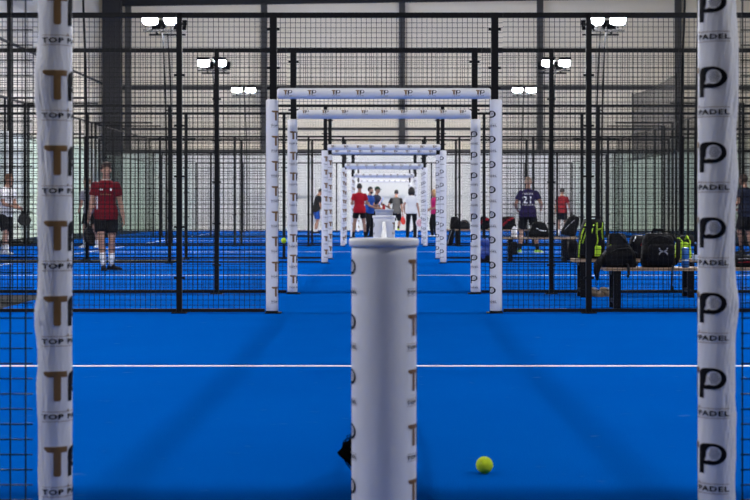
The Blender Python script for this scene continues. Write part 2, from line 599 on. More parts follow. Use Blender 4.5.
def bar_mesh(key, tilt, textish):
    if key in padmesh:
        return padmesh[key]
    mb = MB()
    L, rad, seg = 1.052, 0.0535, 32
    rr = []
    for x, k in [(-L, 0.7), (-L + 0.006, 0.9), (-L + 0.018, 1.0)] + [(-L + 0.02 + (2 * L - 0.04) * i / 20, 1.0) for i in range(21)] + [(L - 0.018, 1.0), (L - 0.006, 0.9), (L, 0.7)]:
        rr.append([(x, -math.cos(2 * PI * i / seg) * rad * k, math.sin(2 * PI * i / seg) * rad * k * (1 + 0.01 * math.sin(x * 19))) for i in range(seg)])
    mb.loft(rr, 0)
    sc = 0.44
    pcs = []
    for vs, fs, mi in LOGO_LITE:                      # also cut across, so the print can bend round the bar
        tv, tf = subdivide_flat([(y, x) for x, y in vs], fs, 0.010)
        pcs.append(([(x, y) for y, x in tv], [tuple(reversed(f)) for f in tf], mi))
    for i in range(9):
        x0 = -0.945 + 0.2365 * i
        for vs, fs, mi in pcs:
            if mi == 3:
                continue
            pv = []
            for x, y in vs:
                big = 0.48 if y > -0.11 else 0.40
                yy = y * big + 0.026
                a = tilt + yy / rad
                q = rad + 0.001
                pv.append((x0 + x * big, -math.cos(a) * q, math.sin(a) * q))
            mb.add(pv, fs, mi)
    padmesh[key] = mb.mesh('beam_pad', PADMATS, True)
    return padmesh[key]


near = {0: 'closest to the camera, framing the picture edges', 1: 'across the far side of the nearest court', 2: 'just behind the second gateway', 3: 'third gateway back along the row',
        4: 'right behind the third one back', 5: 'seen small inside the larger gateways', 6: 'hidden close behind the sixth one', 7: 'beside the group of players', 8: 'just beyond the group of players', 9: 'last and smallest in the row'}
GLAB = ['white padded gate pillars with gold and black print nearest the camera, at both picture edges',
        'largest complete white padded gateway, printed posts and crossbar beyond the near court',
        'second complete white padded gateway, just inside the largest one',
        'third complete white padded gateway, about half the width of the largest',
        'white padded gateway close behind the half-size one, crossbar showing just under its bar',
        'small white padded gateway standing before the group of players',
        'small white padded gateway directly behind the one before the players',
        'small white padded gateway around the chatting players, red-shirted man under its left side',
        'small white padded gateway immediately behind the chatting players',
        'smallest white padded gateway, last of the row before the white wall']
for i, y in enumerate(FY):
    g = empty('padded_gateway', (0, y, 0))
    tag(g, GLAB[i], 'gateway', 'padded gateways in a row')
    if i == 0:
        mL = pad_mesh('nl', 0.0545, 0.0 + PT0, PT1, R(67), clip_tops(NEAR_L, PT0, PT1), 1.0, LOGO, foldL, 110, 320, 0.0020)
        mR = pad_mesh('nr', PADR, 0.0 + PT0, PT1, R(-66), clip_tops(NEAR_R, PT0, PT1), 1.0, LOGO, foldR, 110, 320, 0.0020)
    elif i == 1:
        mL = pad_mesh('l2', PADR, PT0, PT1, R(88), clip_tops(Z2, PT0, PT1), 1.0, LOGO, soft(1))
        mR = pad_mesh('r2', PADR, PT0, PT1, R(-92), clip_tops(Z2, PT0, PT1), 1.0, LOGO, soft(2))
    elif i == 2:
        t3 = [t - 0.035 for t in Z2]
        mL = pad_mesh('l3', PADR, PT0, PT1, R(58), clip_tops(t3, PT0, PT1), 1.0, LOGO, soft(3))
        mR = pad_mesh('r3', PADR, PT0, PT1, R(-66), clip_tops(t3, PT0, PT1), 1.0, LOGO, soft(4))
    else:
        mL = pad_mesh('lf', PADR, PT0, PT1, R(74), clip_tops(Z2, PT0, PT1), 1.0, LOGO_LITE, soft(5))
        mR = pad_mesh('rf', PADR, PT0, PT1, R(-78), clip_tops(Z2, PT0, PT1), 1.0, LOGO_LITE, soft(6))
    for sx, me in ((-1, mL), (1, mR)):
        post_mb(0, 0, HF, 0.07, 0.05, False).build('gate_post', M['black_metal'], g, loc=(sx * GP, 0, 0))
        MB().box((min(sx * 1.045, sx * 1.170), -0.016, 0.012), (max(sx * 1.045, sx * 1.170), 0.016, 0.0215)).build('foot_rail', M['black_metal'], g)
        for z in (2.22, 2.42, 2.80):
            MB().cbox((0, -0.004, z), (0.125, 0.012, 0.024)).build('clamp', M['black_metal'], g, loc=(sx * GP, 0, 0))
        link('post_pad', me, g, (sx * PADX + (0.024 if i == 0 and sx < 0 else -0.012 if i == 0 else 0), 0, 0))
    link('beam_pad', bar_mesh('bar_a' if i != 2 else 'bar_b', R(6) if i != 2 else R(34), True), g, (0, 0, 2.168))
    ga = -1.149 if i == 0 else -GE
    MB().box((ga, -0.02, HF - 0.05), (GE, 0.02, HF)).build('top_rail', M['black_metal'], g)
    panel_mb(ga, GE, 2.225, HF - 0.05, 0.0, WR(i)).build('mesh_panel', M['wire'], g, fix=False)

# --- fences either side of every gateway
for i, y in enumerate(FY):
    for sx, sd in ((-1, 'left'), (1, 'right')):
        xs = [GE, 2.02, 4.0]
        if 1 <= i:
            xs += [6.0]
        if i >= 3:
            xs += [8.0]
        if i >= 5:
            xs += [10.0]
        f = empty('mesh_fence', (0, y, 0))
        if i == 0:
            lab = 'black wire fence panel at the very %s edge of the picture, beside the near pillar' % sd
        elif i == 9:
            lab = 'black wire fence on the %s of the smallest gateway, farthest from the camera' % sd
        else:
            lab = 'black welded wire fence on the %s of the %s padded gateway counting from the camera' % (sd, ORD[i])
        tag(f, lab, 'fence', 'mesh fences beside the gateways')
        for k in range(len(xs) - 1):
            a, b = xs[k], xs[k + 1]
            tall = b > 8.5
            x0, x1 = (a, b) if sx > 0 else (-b, -a)
            h = 4.0 if tall else HF
            post_mb(0, 0, h, 0.06 if k else 0.055).build('fence_post', M['black_metal'], f, loc=(sx * b, 0, 0))
            if tall:
                MB().box((x0 + 0.03, -0.006, 0.03), (x1 - 0.03, 0.006, 2.98)).build('glass_panel', M['glass'], f)
                MB().box((x0 + 0.03, -0.015, 2.985), (x1 - 0.03, 0.015, 3.02)).build('middle_rail', M['black_metal'], f)
                panel_mb(x0 + 0.03, x1 - 0.03, 3.0, h - 0.04, 0.0, WR(i)).build('mesh_panel', M['wire'], f, fix=False)
            else:
                if i == 0 and k == 0:                 # verticals keep their spacing, horizontals stop short of the loose sleeve
                    e0 = 1.157 if sx < 0 else 1.174
                    pm = MB()
                    q0, q1 = (-b + 0.03, -1.128) if sx < 0 else (1.128, b - 0.03)
                    pm.wires('v', q0, q1, 0.03, h - 0.04, 0.0, 0.05, WR(0))
                    q0, q1 = (-b + 0.03, -e0) if sx < 0 else (e0, b - 0.03)
                    pm.wires('h', q0, q1, 0.03, h - 0.04, 0.0, 0.05, WR(0))
                    pm.build('mesh_panel', M['wire'], f, fix=False)
                else:
                  panel_mb(x0 + (0.0 if x0 in (GE, -b) and k == 0 and sx > 0 else 0.03), x1 - (0.0 if k == 0 and sx < 0 else 0.03), 0.03, h - 0.04, 0.0, WR(i)).build('mesh_panel', M['wire'], f, fix=False)
            MB().box((x0 + (0.002 if k == 0 else 0.03), -0.02, h - 0.05), (x1 - (0.002 if k == 0 else 0.03), 0.02, h)).build('top_rail', M['black_metal'], f)
            MB().box((x0 + (0.004 if k == 0 and sx > 0 else 0.03), -0.015, 0.012), (x1 - (0.004 if k == 0 and sx < 0 else 0.03), 0.015, 0.045)).build('bottom_rail', M['black_metal'], f)

# --- glass end walls of the courts that reach into the picture
for c, (ya, yb) in enumerate([(30.7, 40.7), (42.7, 52.7), (54.7, 64.7)]):
    for sx, sd in ((-1, 'left'), (1, 'right')):
        w = empty('glass_end_wall', (sx * 10.12, ya, 0))
        tag(w, 'greenish glass end wall of the %s court, along the %s side of the hall' % (['middle', 'fourth', 'farthest'][c], sd), 'glass wall', 'glass end walls of the courts')
        ys = [0.12 + (yb - ya - 0.24) * k / 5 for k in range(6)]
        for k in range(6):
            MB().box((-0.03, ys[k] - 0.03, 0), (0.03, ys[k] + 0.03, 4.0)).build('wall_post', M['black_metal'], w)
        for k in range(5):
            MB().box((-0.006, ys[k] + 0.03, 0.03), (0.006, ys[k + 1] - 0.03, 2.97)).build('glass_panel', M['glass'], w)
        mb = MB().wires('v', ys[0], ys[-1], 3.0, 3.96, 0, 0.05, 0.0012).wires('h', ys[0], ys[-1], 3.0, 3.96, 0, 0.05, 0.0012)
        mb.v = [(p[1], p[0], p[2]) for p in mb.v]
        mb.build('mesh_panel', M['wire'], w, fix=False)
        MB().box((-0.02, ys[0], 3.96), (0.02, ys[-1], 4.0)).build('top_rail', M['black_metal'], w)
        MB().box((-0.02, ys[0], 2.97), (0.02, ys[-1], 3.0)).build('middle_rail', M['black_metal'], w)

# --- ball stop netting on the right, far end
n = empty('ball_stop_net', (10.55, 54.9, 0))
tag(n, 'tall dark ball stop netting with sloping top edge at the far right', 'netting')
nb = MB()
rows = []
for k in range(21):
    yy = 0.0 + 9.6 * k / 20
    sag = 0.10 * math.sin(PI * k / 20)
    wx = 0.06 * math.sin(k * 1.7)
    rows.append([(wx - 0.012, yy, 3.0), (wx + 0.012, yy, 3.0), (wx * 0.5 + 0.012, yy, 5.85 - sag), (wx * 0.5 - 0.012, yy, 5.85 - sag)])
nb.loft(rows, 0)
nb.build('net_sheet', M['netting'], n)
for yy in (0.0, 9.6):
    MB().tube([(0, yy, 0), (0, yy, 5.9)], 0.035).build('support_pole', M['black_metal'], n)

# ------------------------------------------------------------------ net posts and nets
NPR = 0.1065


def net_post(y, h, label):
    e = empty('net_post', (0, y, 0))
    tag(e, label, 'net post', 'padded net posts along the row')
    tops = [h - 0.068 - 0.179 * k for k in range(5)]
    key = 'np%.2f' % h
    if key not in padmesh:
        mb = upright_pad(NPR, 0.012, h - 0.022, 0, [], 1.0, [], lambda a, z: 0.0006 * noise.noise(Vector((math.sin(a) * 3, math.cos(a) * 3, z * 5))), 64, 24)
        pcs = LOGO if y < 20 else LOGO_LITE

        def surf(s_, z, ph):
            a = ph + s_ / NPR
            return (math.sin(a) * (NPR + 0.0016), -math.cos(a) * (NPR + 0.0016), z)
        for t in tops:
            if t - 0.125 > 0.02:
                for ph in (82, -93, 180):
                    wrap_logo(mb, pcs, 0.72, t, R(ph), surf)
        padmesh[key] = mb.mesh('post_sleeve', PADMATS, True)
    link('post_sleeve', padmesh[key], e)
    MB().lathe((0, 0, 0), [(0.095, h - 0.026), (0.1125, h - 0.026), (0.1145, h - 0.021), (0.1150, h - 0.008), (0.113, h - 0.002), (0.108, h), (0.05, h + 0.001), (0.004, h + 0.001)], 64).build('lid', M['vinyl'], e, smooth=True)
    return e


NP = [(5.0, 0.942), (14.9, 0.965), (18.6, 1.02), (28.4, 1.0), (30.8, 0.985), (40.6, 0.97), (42.8, 0.965), (52.6, 0.96), (54.8, 0.96), (64.6, 0.96)]
NLAB = ['large white padded net post with lid in the centre foreground', 'white padded net post right behind the large foreground post, seen over its lid',
        'white padded net post between the second and third gateways, mostly hidden behind the nearer ones', 'white padded net post fourth in line along the net axis',
        'white padded net post carrying the small red bottle', 'white padded net post sixth in line along the net axis', 'white padded net post seventh in line along the net axis',
        'white padded net post eighth in line along the net axis', 'white padded net post ninth in line along the net axis', 'white padded net post last in line before the white wall']
for (y, h), lb in zip(NP, NLAB):
    net_post(y, h, lb)

for c in range(5):
    ya, yb = NP[2 * c][0] + 0.12, NP[2 * c + 1][0] - 0.12
    e = empty('padel_net', (0, ya, 0))
    tag(e, ['nearest court\'s black net, its slack foot showing left of the foreground post',
            'black net with white band across the second court from the camera', 'black net with white band across the third court from the camera',
            'black net with white band across the fourth court from the camera', 'black net with white band across the farthest court'][c], 'net', 'nets across the courts')
    L = yb - ya
    top = lambda t: 0.905 - 0.035 * math.sin(PI * t)
    band = MB()
    rings = []
    for k in range(25):
        t = k / 24
        z = top(t)
        rings.append([(-0.017, L * t, z - 0.055), (-0.017, L * t, z - 0.006), (-0.010, L * t, z), (0.010, L * t, z), (0.017, L * t, z - 0.006), (0.017, L * t, z - 0.055)])
    band.loft(rings)
    band.build('top_band', M['white'], e)
    st = MB().box((-0.02, L / 2 - 0.025, 0.012), (0.02, L / 2 + 0.025, top(0.5) - 0.05))
    st.build('centre_strap', M['white'], e)
    nm = MB()

    def bulge(yy, z):
        if c == 0:
            return -0.155 * math.exp(-((yy - 0.42) / 0.30) ** 2) * max(0.0, math.sin(min(1, max(0, (z - 0.0) / 0.20)) * PI * 0.62)) * (1 if z < 0.2 else max(0, 1 - (z - 0.2) / 0.02))
        return 0.0
    st = 0.045 if c < 2 else 0.09
    ny = int(L / st)
    for k in range(ny + 1):
        yy = L * k / ny
        pts = [(bulge(yy, z), yy, z) for z in ([0.015, 0.04, 0.08, 0.12, 0.16, 0.19, 0.21, 0.4, top(k / ny) - 0.05] if c == 0 and yy < 1.2 else [0.015, top(k / ny) - 0.05])]
        nm.tube(pts, 0.0016, 3, caps=False)
    z = 0.02
    while z < 0.82:
        pts = [(bulge(L * k / 40, z), L * k / 40, z) for k in range(41)] if c == 0 else [(0, 0, z), (0, L, z)]
        nm.tube(pts, 0.0016, 3, caps=False)
        z += st
    if c == 0:
        # black hem cord and folded foot of the net
        nm.tube([(bulge(L * k / 60, 0.17), L * k / 60, 0.172) for k in range(14)], 0.006, 6)
    nm.build('net_mesh', M['netcord'], e, fix=False)
    if c == 0:
        fb = MB()
        rr = []
        for k in range(15):
            yy = 0.10 + 0.75 * k / 14
            ww = math.exp(-((yy - 0.42) / 0.26) ** 2)
            rr.append([(-0.004, yy, 0.004), (-0.030 * ww - 0.006, yy, 0.035), (-0.165 * ww - 0.006, yy, 0.150), (-0.125 * ww - 0.006, yy, 0.190), (-0.004, yy, 0.195), (0.004, yy, 0.1)])
        fb.loft(rr)
        fb.build('slack_fold', M['netcord'], e)
        wb = MB()
        for j in range(2):
            wb.tube([(-0.030 * j - 0.012 if j else -0.012, 0.20 + 0.03 * j, 0.183), (-0.10 - 0.008 * j, 0.24 + 0.02 * j, 0.12 - 0.004 * j), (-0.02, 0.28, 0.04)], 0.0014, 4)
        wb.build('cord', M['greyink'], fb and e)

# red bottle on a post
b = empty('bottle', (-0.005, 30.8, 0.9865))
tag(b, 'small red bottle with dark cap standing on a far net post', 'bottle')
MB().lathe((0, 0, 0), [(0.024, 0.0), (0.028, 0.006), (0.028, 0.085), (0.022, 0.10), (0.013, 0.108)], 16).build('body', M['redplastic'], b, smooth=True)
MB().lathe((0, 0, 0), [(0.015, 0.105), (0.016, 0.130), (0.012, 0.135)], 16).build('cap', M['black'], b, smooth=True)

# ------------------------------------------------------------------ balls
def tennis_ball(loc, label, r=0.0335, rot=(0, 0, 0)):
    b = bpy.data.objects.new('padel_ball', None)
    me = MB().ell((0, 0, 0), (r, r, r), 32, 24).mesh('padel_ball', M['ball'], True)
    b = link('padel_ball', me, None, loc)
    b.rotation_euler = rot
    tag(b, label, 'ball', 'padel balls')
    pts = []
    for k in range(49):
        t = 2 * PI * k / 48
        aa = 0.44
        x = (1 - aa) * math.cos(t) + aa * math.cos(3 * t)
        y_ = (1 - aa) * math.sin(t) - aa * math.sin(3 * t)
        z = 2 * math.sqrt(aa * (1 - aa)) * math.cos(2 * t)
        p = Vector((x, y_, z)).normalized() * (r * 1.002)
        pts.append(p)
    MB().tube(pts, r * 0.035, 6).build('seam', M['seam'], b, smooth=True)
    return b


TZ = 0.0
tennis_ball((gx(484.5, 5.96), 5.96, TZ + 0.0335), 'yellow ball lying on the blue floor, right of the foreground post', rot=(0.5, 0.9, 0.3))
p = at(283.8, 240.5, 18.32)
tennis_ball((p.x, 18.318, p.z), 'yellow ball stuck in the wire fence between the two left gate posts', rot=(1, 0.3, 0))

# ------------------------------------------------------------------ floodlights
def lamp_pole(q):
    """pole at origin leaning to q*x, heads facing -y"""
    e = empty('floodlight_pole', (0, 0, 0))
    MB().box((-0.10, -0.08, 0), (0.10, 0.08, 0.014)).build('base_plate', M['lamp_metal'], e)
    MB().tube([(0, 0, 0.01), (0, 0, 2.4), (q * 0.02, 0, 3.8), (q * 0.07, 0, 5.2), (q * 0.12, 0, 5.95)], [0.030, 0.027, 0.024, 0.022, 0.020], 12).build('pole', M['lamp_metal'], e, smooth=True)
    MB().box((q * 0.12 - 0.50, -0.03, 5.78), (q * 0.12 + 0.50, 0.03, 5.83)).build('cross_arm', M['lamp_metal'], e)
    rot = Matrix.Rotation(R(TILT), 3, 'X')          # face tipped down
    for dx in (-0.29, 0.29):
        hd = MB()
        c = Vector((q * 0.12 + dx, -0.20, 6.06))
        hd.cbox(c + rot @ Vector((0, 0.045, 0)), (0.43, 0.07, 0.36), 0, rot)
        for k in range(9):
            hd.cbox(c + rot @ Vector((-0.16 + 0.04 * k, 0.10, 0)), (0.008, 0.05, 0.26), 0, rot)
        hd.box((c.x - 0.03, -0.10, 5.80), (c.x + 0.03, -0.02, 6.02), 0)
        # visor added along the upper edge to keep light off the upper wall
        hd.cbox(c + rot @ Vector((0, -0.043, 0.180)), (0.42, 0.106, 0.008), 0, rot)
        h = hd.build('lamp_head', M['lamp_metal'], e)
        ld = MB()
        for yy in (0.009, -0.004):
            pass
        ring = lambda yy, k: [c + rot @ Vector((0.20 * k * math.copysign(abs(math.cos(t)) ** 0.6, math.cos(t)), yy, 0.162 * k * math.copysign(abs(math.sin(t)) ** 0.6, math.sin(t)))) for t in [2 * PI * i / 32 for i in range(32)]]
        ld.loft([ring(0.009, 1.0), ring(0.0, 1.0), ring(-0.006, 0.94)])
        ld.build('led_panel', M['led'], h)
    return e


protos = {}
for c in range(5):
    for far in (0, 1):
        for sx in (-1, 1):
            y = FY[2 * c + far] + (0.16 if far else -0.80)
            q = sx if far else -sx                  # the near-side poles are turned round
            if q not in protos:
                protos[q] = o = lamp_pole(q)
            else:
                o = copy_tree(protos[q])
            mt = M['led_dim'] if y < 5 else M['led_strong'] if (c == 4 and not far) else None
            if mt:
                for hd in children(o):
                    for lp in children(hd):
                        lp.data = lp.data.copy(); lp.data.materials[0] = mt
            o.location = (sx * 5.85, y, 0)
            o.rotation_euler.z = 0 if far else PI
            sd = 'left' if sx < 0 else 'right'
            cn = ['nearest', 'second', 'middle', 'fourth', 'farthest'][c]
            tag(o, ('lit floodlight pair facing us on a dark pole, far %s of the %s court' if far else 'unlit backs of floodlight pair on a pole, near %s of the %s court') % (sd, cn),
                'floodlight', 'floodlight poles beside the courts')

# ------------------------------------------------------------------ the hall
def sbox(name, lo, hi, m):
    return struct(MB().box(lo, hi).build(name, m))


XL, XR, YB, YF, ZC = -12.4, 19.9, 70.0, -7.0, 10.85
sbox('floor', (XL, YF, -0.2), (XR, YB + 0.2, -0.004), M['concrete'])
tb = MB()
for c in range(5):
    a, b_ = FY[2 * c], FY[2 * c + 1]
    tb.box((-10.1, a - (2.0 if c == 0 else 0.15), -0.012), (10.1, b_ + 0.15, TZ))
for c in range(4):
    tb.box((-3.95, FY[2 * c + 1] + 0.15, -0.012), (3.95 if c else 10.1, FY[2 * c + 2] - 0.15, TZ))
tb.box((-10.1, FY[9] + 0.15, -0.012), (10.1, YB - 0.4, TZ))
struct(tb.build('floor_turf', M['turf']))
ln = MB()
for c in range(5):
    a, b_ = FY[2 * c], FY[2 * c + 1]
    mid = (a + b_) / 2
    ln.box((-6.95, mid - 0.033, TZ), (6.95, mid + 0.033, TZ + 0.002))
    for sx in (-1, 1):
        ln.box((sx * 6.95 - 0.03, a + 0.1, TZ), (sx * 6.95 + 0.03, b_ - 0.1, TZ + 0.0025))
struct(ln.build('trim_1', M['line']))
sbox('wall_back', (XL - 0.2, YB, -0.1), (XR + 0.2, YB + 0.25, ZC + 0.2), M['cladding'])
sbox('wall_left', (XL - 0.25, YF, -0.1), (XL, YB, ZC + 0.2), M['cladding'])
sbox('wall_right', (XR, YF, -0.1), (XR + 0.25, YB, ZC + 0.2), M['cladding'])
sbox('wall_front', (XL - 0.2, YF - 0.25, -0.1), (XR + 0.2, YF, ZC + 0.2), M['cladding'])
sbox('ceiling', (XL - 0.2, YF, ZC), (XR + 0.2, YB + 0.2, ZC + 0.2), M['roof'])
# lower pale panels on the walls
sbox('trim_2', (XL, YB - 0.5, 0.0), (XR, YB, 3.55), M['dado'])
sbox('trim_3', (XL, 20.0, 0.0), (XL + 0.06, YB - 0.06, 3.55), M['dado'])
sbox('trim_4', (XL, YB - 0.52, 3.55), (XR, YB, 3.70), M['girt'])
# girts and steel columns
gm = MB()
for z in (4.6, 6.45):
    gm.box((XL, YB - 0.14, z), (XR, YB, z + (0.22 if z == 6.45 else 0.12)))
    gm.box((XL, 20.0, z), (XL + 0.10, YB - 0.14, z + 0.06))
struct(gm.build('trim_5', M['girt']))
k = 6
for px in (264.5, 402.0, 539.5, 677.0):
    x = gx(px, YB)
    m = MB()
    m.box((x - 0.14, YB - 0.36, 0), (x + 0.14, YB - 0.34, ZC)); m.box((x - 0.14, YB - 0.16, 0), (x + 0.14, YB - 0.14, ZC)); m.box((x - 0.02, YB - 0.34, 0), (x + 0.02, YB - 0.16, ZC))
    struct(m.build('trim_%d' % k, M['girt'])); k += 1
m = MB(); m.box((XL + 0.55, YB - 0.45, 0), (XL + 0.80, YB - 0.15, ZC))
struct(m.build('trim_%d' % k, M['girt'])); k += 1
m = MB()
for yy in (66.0, 58.0, 50.0):
    if yy == 66.0:
        m.box((gx(102, 66.0), yy, 0), (gx(120.5, 66.0), yy + 0.5, ZC))
    else:
        m.box((XL, yy, 0), (XL + 0.12, yy + 0.3, ZC))
struct(m.build('trim_%d' % k, M['steel'])); k += 1
# rafter under the roof at the far gable, rising gently to the right
m = MB()
za, zb = 10.20, 10.66
m.add([(XL, 69.0, za), (XR, 69.0, zb), (XR, 69.3, zb), (XL, 69.3, za), (XL, 69.0, ZC), (XR, 69.0, ZC + 0.4), (XR, 69.3, ZC + 0.4), (XL, 69.3, ZC)], [(0, 1, 5, 4), (1, 2, 6, 5), (2, 3, 7, 6), (3, 0, 4, 7), (0, 3, 2, 1), (4, 5, 6, 7)])
struct(m.build('trim_%d' % k, M['steel'])); k += 1

#@@A@@
# ------------------------------------------------------------------ people
def remeshed(mb, name, mats, voxel, smooth=6, factor=0.5):
    me = mb.mesh('tmp', mats[:1])
    ob = bpy.data.objects.new('tmp', me)
    COL.objects.link(ob)
    bm = bmesh.new(); bm.from_mesh(me); bmesh.ops.recalc_face_normals(bm, faces=bm.faces); bm.to_mesh(me); bm.free()
    r = ob.modifiers.new('r', 'REMESH'); r.mode = 'VOXEL'; r.voxel_size = voxel; r.use_smooth_shade = True
    if smooth:
        q = ob.modifiers.new('s', 'SMOOTH'); q.iterations = smooth; q.factor = factor
    bpy.context.view_layer.update()
    out = bpy.data.meshes.new_from_object(ob.evaluated_get(bpy.context.evaluated_depsgraph_get()))
    bpy.data.objects.remove(ob)
    bpy.data.meshes.remove(me)
    out.name = name
    out.materials.clear()
    for m in mats:
        out.materials.append(m)
    out.polygons.foreach_set('use_smooth', [True] * len(out.polygons))
    out.polygons.foreach_set('material_index', [0] * len(out.polygons))
    return out


def ik(a, b, l1, l2, hint):
    """middle joint of a two-bone limb from a to b; pulls b in when it is out of reach"""
    d = b - a
    L = d.length
    mx = (l1 + l2) * 0.998
    if L > mx:
        b = a + d * (mx / L); d = b - a; L = mx
    u = d.normalized()
    x = (l1 * l1 - l2 * l2 + L * L) / (2 * L)
    h = math.sqrt(max(0.0, l1 * l1 - x * x))
    n = hint - u * hint.dot(u)
    n = n.normalized() if n.length > 1e-6 else Vector((0, -1, 0))
    return a + u * x + n * h, b


def person(loc, face, label, H=1.78, female=False, lean=0.0, roll=0.0, twist=0.0, head=(0.0, 0.0), feet=((0.11, 0.0, 0, 10), (-0.11, 0.0, 0, -10)), hands=None, hip=0.0,
           hair='hair_brown', hairstyle='short', skin='skin', top='red', sleeves=None, bottom='black', bottom_len=0.62, shoes='black', socks=None, sock_h=0.18, cap=None, face_detail=True, elbow=None, curl=0.5):
    """local frame: looks along -y, own left hand on +x. feet: (x, y, z, toe angle) of left, right ankle ground points; hands: left, right wrist targets"""
    k = H / 1.78
    W = 0.90 if female else 1.0
    V = Vector
    P = V((0, hip, 0.955)) * 1.0
    u = V((math.sin(R(roll)), -math.sin(R(lean)), math.cos(R(lean)) * math.cos(R(roll)))).normalized()
    rt = V((math.cos(R(twist)), math.sin(R(twist)), 0))
    rt = (rt - u * rt.dot(u)).normalized()
    fw = u.cross(rt) * 1.0
    if fw.y > 0 and abs(twist) < 90:
        fw = -fw
    neck = P + u * 0.535
    sh = [P + u * 0.448 + rt * 0.172 * W, P + u * 0.448 - rt * 0.172 * W]
    hy, hp = R(head[0] + twist), R(head[1])
    hr = Matrix.Rotation(hy, 3, 'Z') @ Matrix.Rotation(hp + R(lean * 0.35), 3, 'X')     # +pitch looks down
    hc = neck + (u * 0.6 + hr @ V((0, 0, 1)) * 0.4)  .normalized() * 0.160 + hr @ V((0, -0.022, 0))
    hips = [P + V((0.088, 0, -0.03)), P + V((-0.088, 0, -0.03))]
    ank, knee = [], []
    for i in (0, 1):
        f = feet[i]
        a = V((f[0], f[1], f[2] + 0.085))
        kn, a = ik(hips[i], a, 0.435, 0.425, V((0.15 * (1 if i == 0 else -1), -1, 0)))
        ank.append(a); knee.append(kn)
    hands = hands or (V((0.26, -0.04, 0.84)), V((-0.26, -0.04, 0.84)))
    wr, elb = [], []
    for i in (0, 1):
        hint = elbow[i] if elbow else V((0.35 * (1 if i == 0 else -1), 0.8, -0.3))
        e, w_ = ik(sh[i], V(hands[i]), 0.295, 0.255, V(hint))
        elb.append(e); wr.append(w_)

    def oring(c, ax, ay, rx, ry, n=16, sq=0.85):
        out = []
        for q in range(n):
            t = 2 * PI * q / n
            cx_, sx_ = math.cos(t), math.sin(t)
            out.append(c + ax * (rx * math.copysign(abs(cx_) ** sq, cx_)) + ay * (ry * math.copysign(abs(sx_) ** sq, sx_)))
        return out

    def torso(mb, g, t0, t1, flare=0.0):
        prof = [(-0.10, .135, .10), (-0.03, .165, .118), (0.05, .158, .113), (0.15, .140, .102), (0.25, .147, .108), (0.35, .163, .115), (0.41, .166, .110), (0.46, .142, .090), (0.50, .098, .070), (0.53, .066, .060), (0.56, .058, .058)]
        if female:
            prof = [(-0.10, .145, .11), (-0.03, .168, .122), (0.05, .150, .110), (0.15, .122, .092), (0.25, .132, .100), (0.35, .147, .120), (0.41, .146, .106), (0.46, .124, .084), (0.50, .084, .064), (0.53, .056, .052), (0.56, .050, .050)]
        def val(t):
            for (a, b, c), (d, e, f) in zip(prof, prof[1:]):
                if a <= t <= d:
                    q = (t - a) / (d - a)
                    return b + (e - b) * q, c + (f - c) * q
            return prof[0][1:] if t < prof[0][0] else prof[-1][1:]
        rings = []
        n = 16
        hipx = V((1, 0, 0))
        for j in range(n + 1):
            t = t0 + (t1 - t0) * j / n
            rx, ry = val(t)
            q = min(1, max(0, (t + 0.05) / 0.30))
            ax = (hipx * (1 - q) + rt * q).normalized()
            ay = (V((0, 1, 0)) * (1 - q) - fw * q).normalized()
            fl = flare * max(0, (0.15 - t) / 0.25)
            rings.append(oring(P + u * t + ay * (-0.012 if 0.3 < t < 0.45 else 0), ax, ay, rx + g + fl, ry + g + fl))
        mb.loft(rings)

    # ---- body, one continuous skin
    mb = MB()
    torso(mb, 0.0, -0.10, 0.56)
    mb.tube([neck - u * 0.06, neck + u * 0.02, hc - hr @ V((0, -0.005, 0.04))], [0.062, 0.056 if not female else 0.047, 0.052 if not female else 0.045], 14)
    mb.ell(hc + hr @ V((0, 0.012, 0.022)), (0.077, 0.094, 0.098), 18, 12, rot=hr)
    mb.ell(hc + hr @ V((0, -0.024, -0.045)), (0.058, 0.066, 0.074), 16, 10, rot=hr)          # jaw and face
    mb.ell(hc + hr @ V((0, -0.074, -0.094)), (0.022, 0.018, 0.018), 10, 8, rot=hr)           # chin
    mb.tube([hc + hr @ V((0, -0.086, 0.018)), hc + hr @ V((0, -0.108, -0.026)), hc + hr @ V((0, -0.088, -0.036))], [0.008, 0.0145, 0.010], 8)
    for sx in (-1, 1):
        mb.ell(hc + hr @ V((sx * 0.080, 0.012, -0.006)), (0.011, 0.020, 0.033), 10, 8, rot=hr)
        mb.ell(hc + hr @ V((sx * 0.033, -0.078, 0.030)), (0.024, 0.012, 0.009), 10, 6, rot=hr)     # brow
    fs = 1.0 if not female else 0.9
    for i in (0, 1):
        sgn = 1 if i == 0 else -1
        mb.tube([hips[i] + V((0, 0, 0.05)), hips[i] - V((0, 0, 0.06)), hips[i] * 0.5 + knee[i] * 0.5, knee[i]], [0.085 * fs, 0.090 * fs, 0.074 * fs, 0.055 * fs], 14)
        mid = knee[i] * 0.66 + ank[i] * 0.34
        cdir = (ank[i] - knee[i]).normalized()
        back = V((0, 1, 0)) - cdir * cdir.y
        mb.tube([knee[i] + V((0, 0, 0.03)), knee[i], mid + back * 0.016, knee[i] * 0.3 + ank[i] * 0.7 + back * 0.006, ank[i]], [0.052, 0.053 * fs, 0.057 * fs, 0.043 * fs, 0.036], 14)
        ta = R(feet[i][3])
        fd = V((math.sin(ta), -math.cos(ta), 0))
        mb.tube([ank[i] + V((0, 0, 0.02)) + fd * -0.02, ank[i] - V((0, 0, 0.045)) + fd * 0.04, ank[i] - V((0, 0, 0.058)) + fd * 0.14], [0.036, 0.034, 0.022], 10)
        mb.ell(sh[i] - u * 0.005, (0.058 * fs, 0.058 * fs, 0.058 * fs), 14, 10)
        mb.tube([sh[i] - rt * 0.03 * sgn, sh[i] * 0.6 + elb[i] * 0.4, elb[i]], [0.056 * fs, 0.049 * fs, 0.040 * fs], 12)
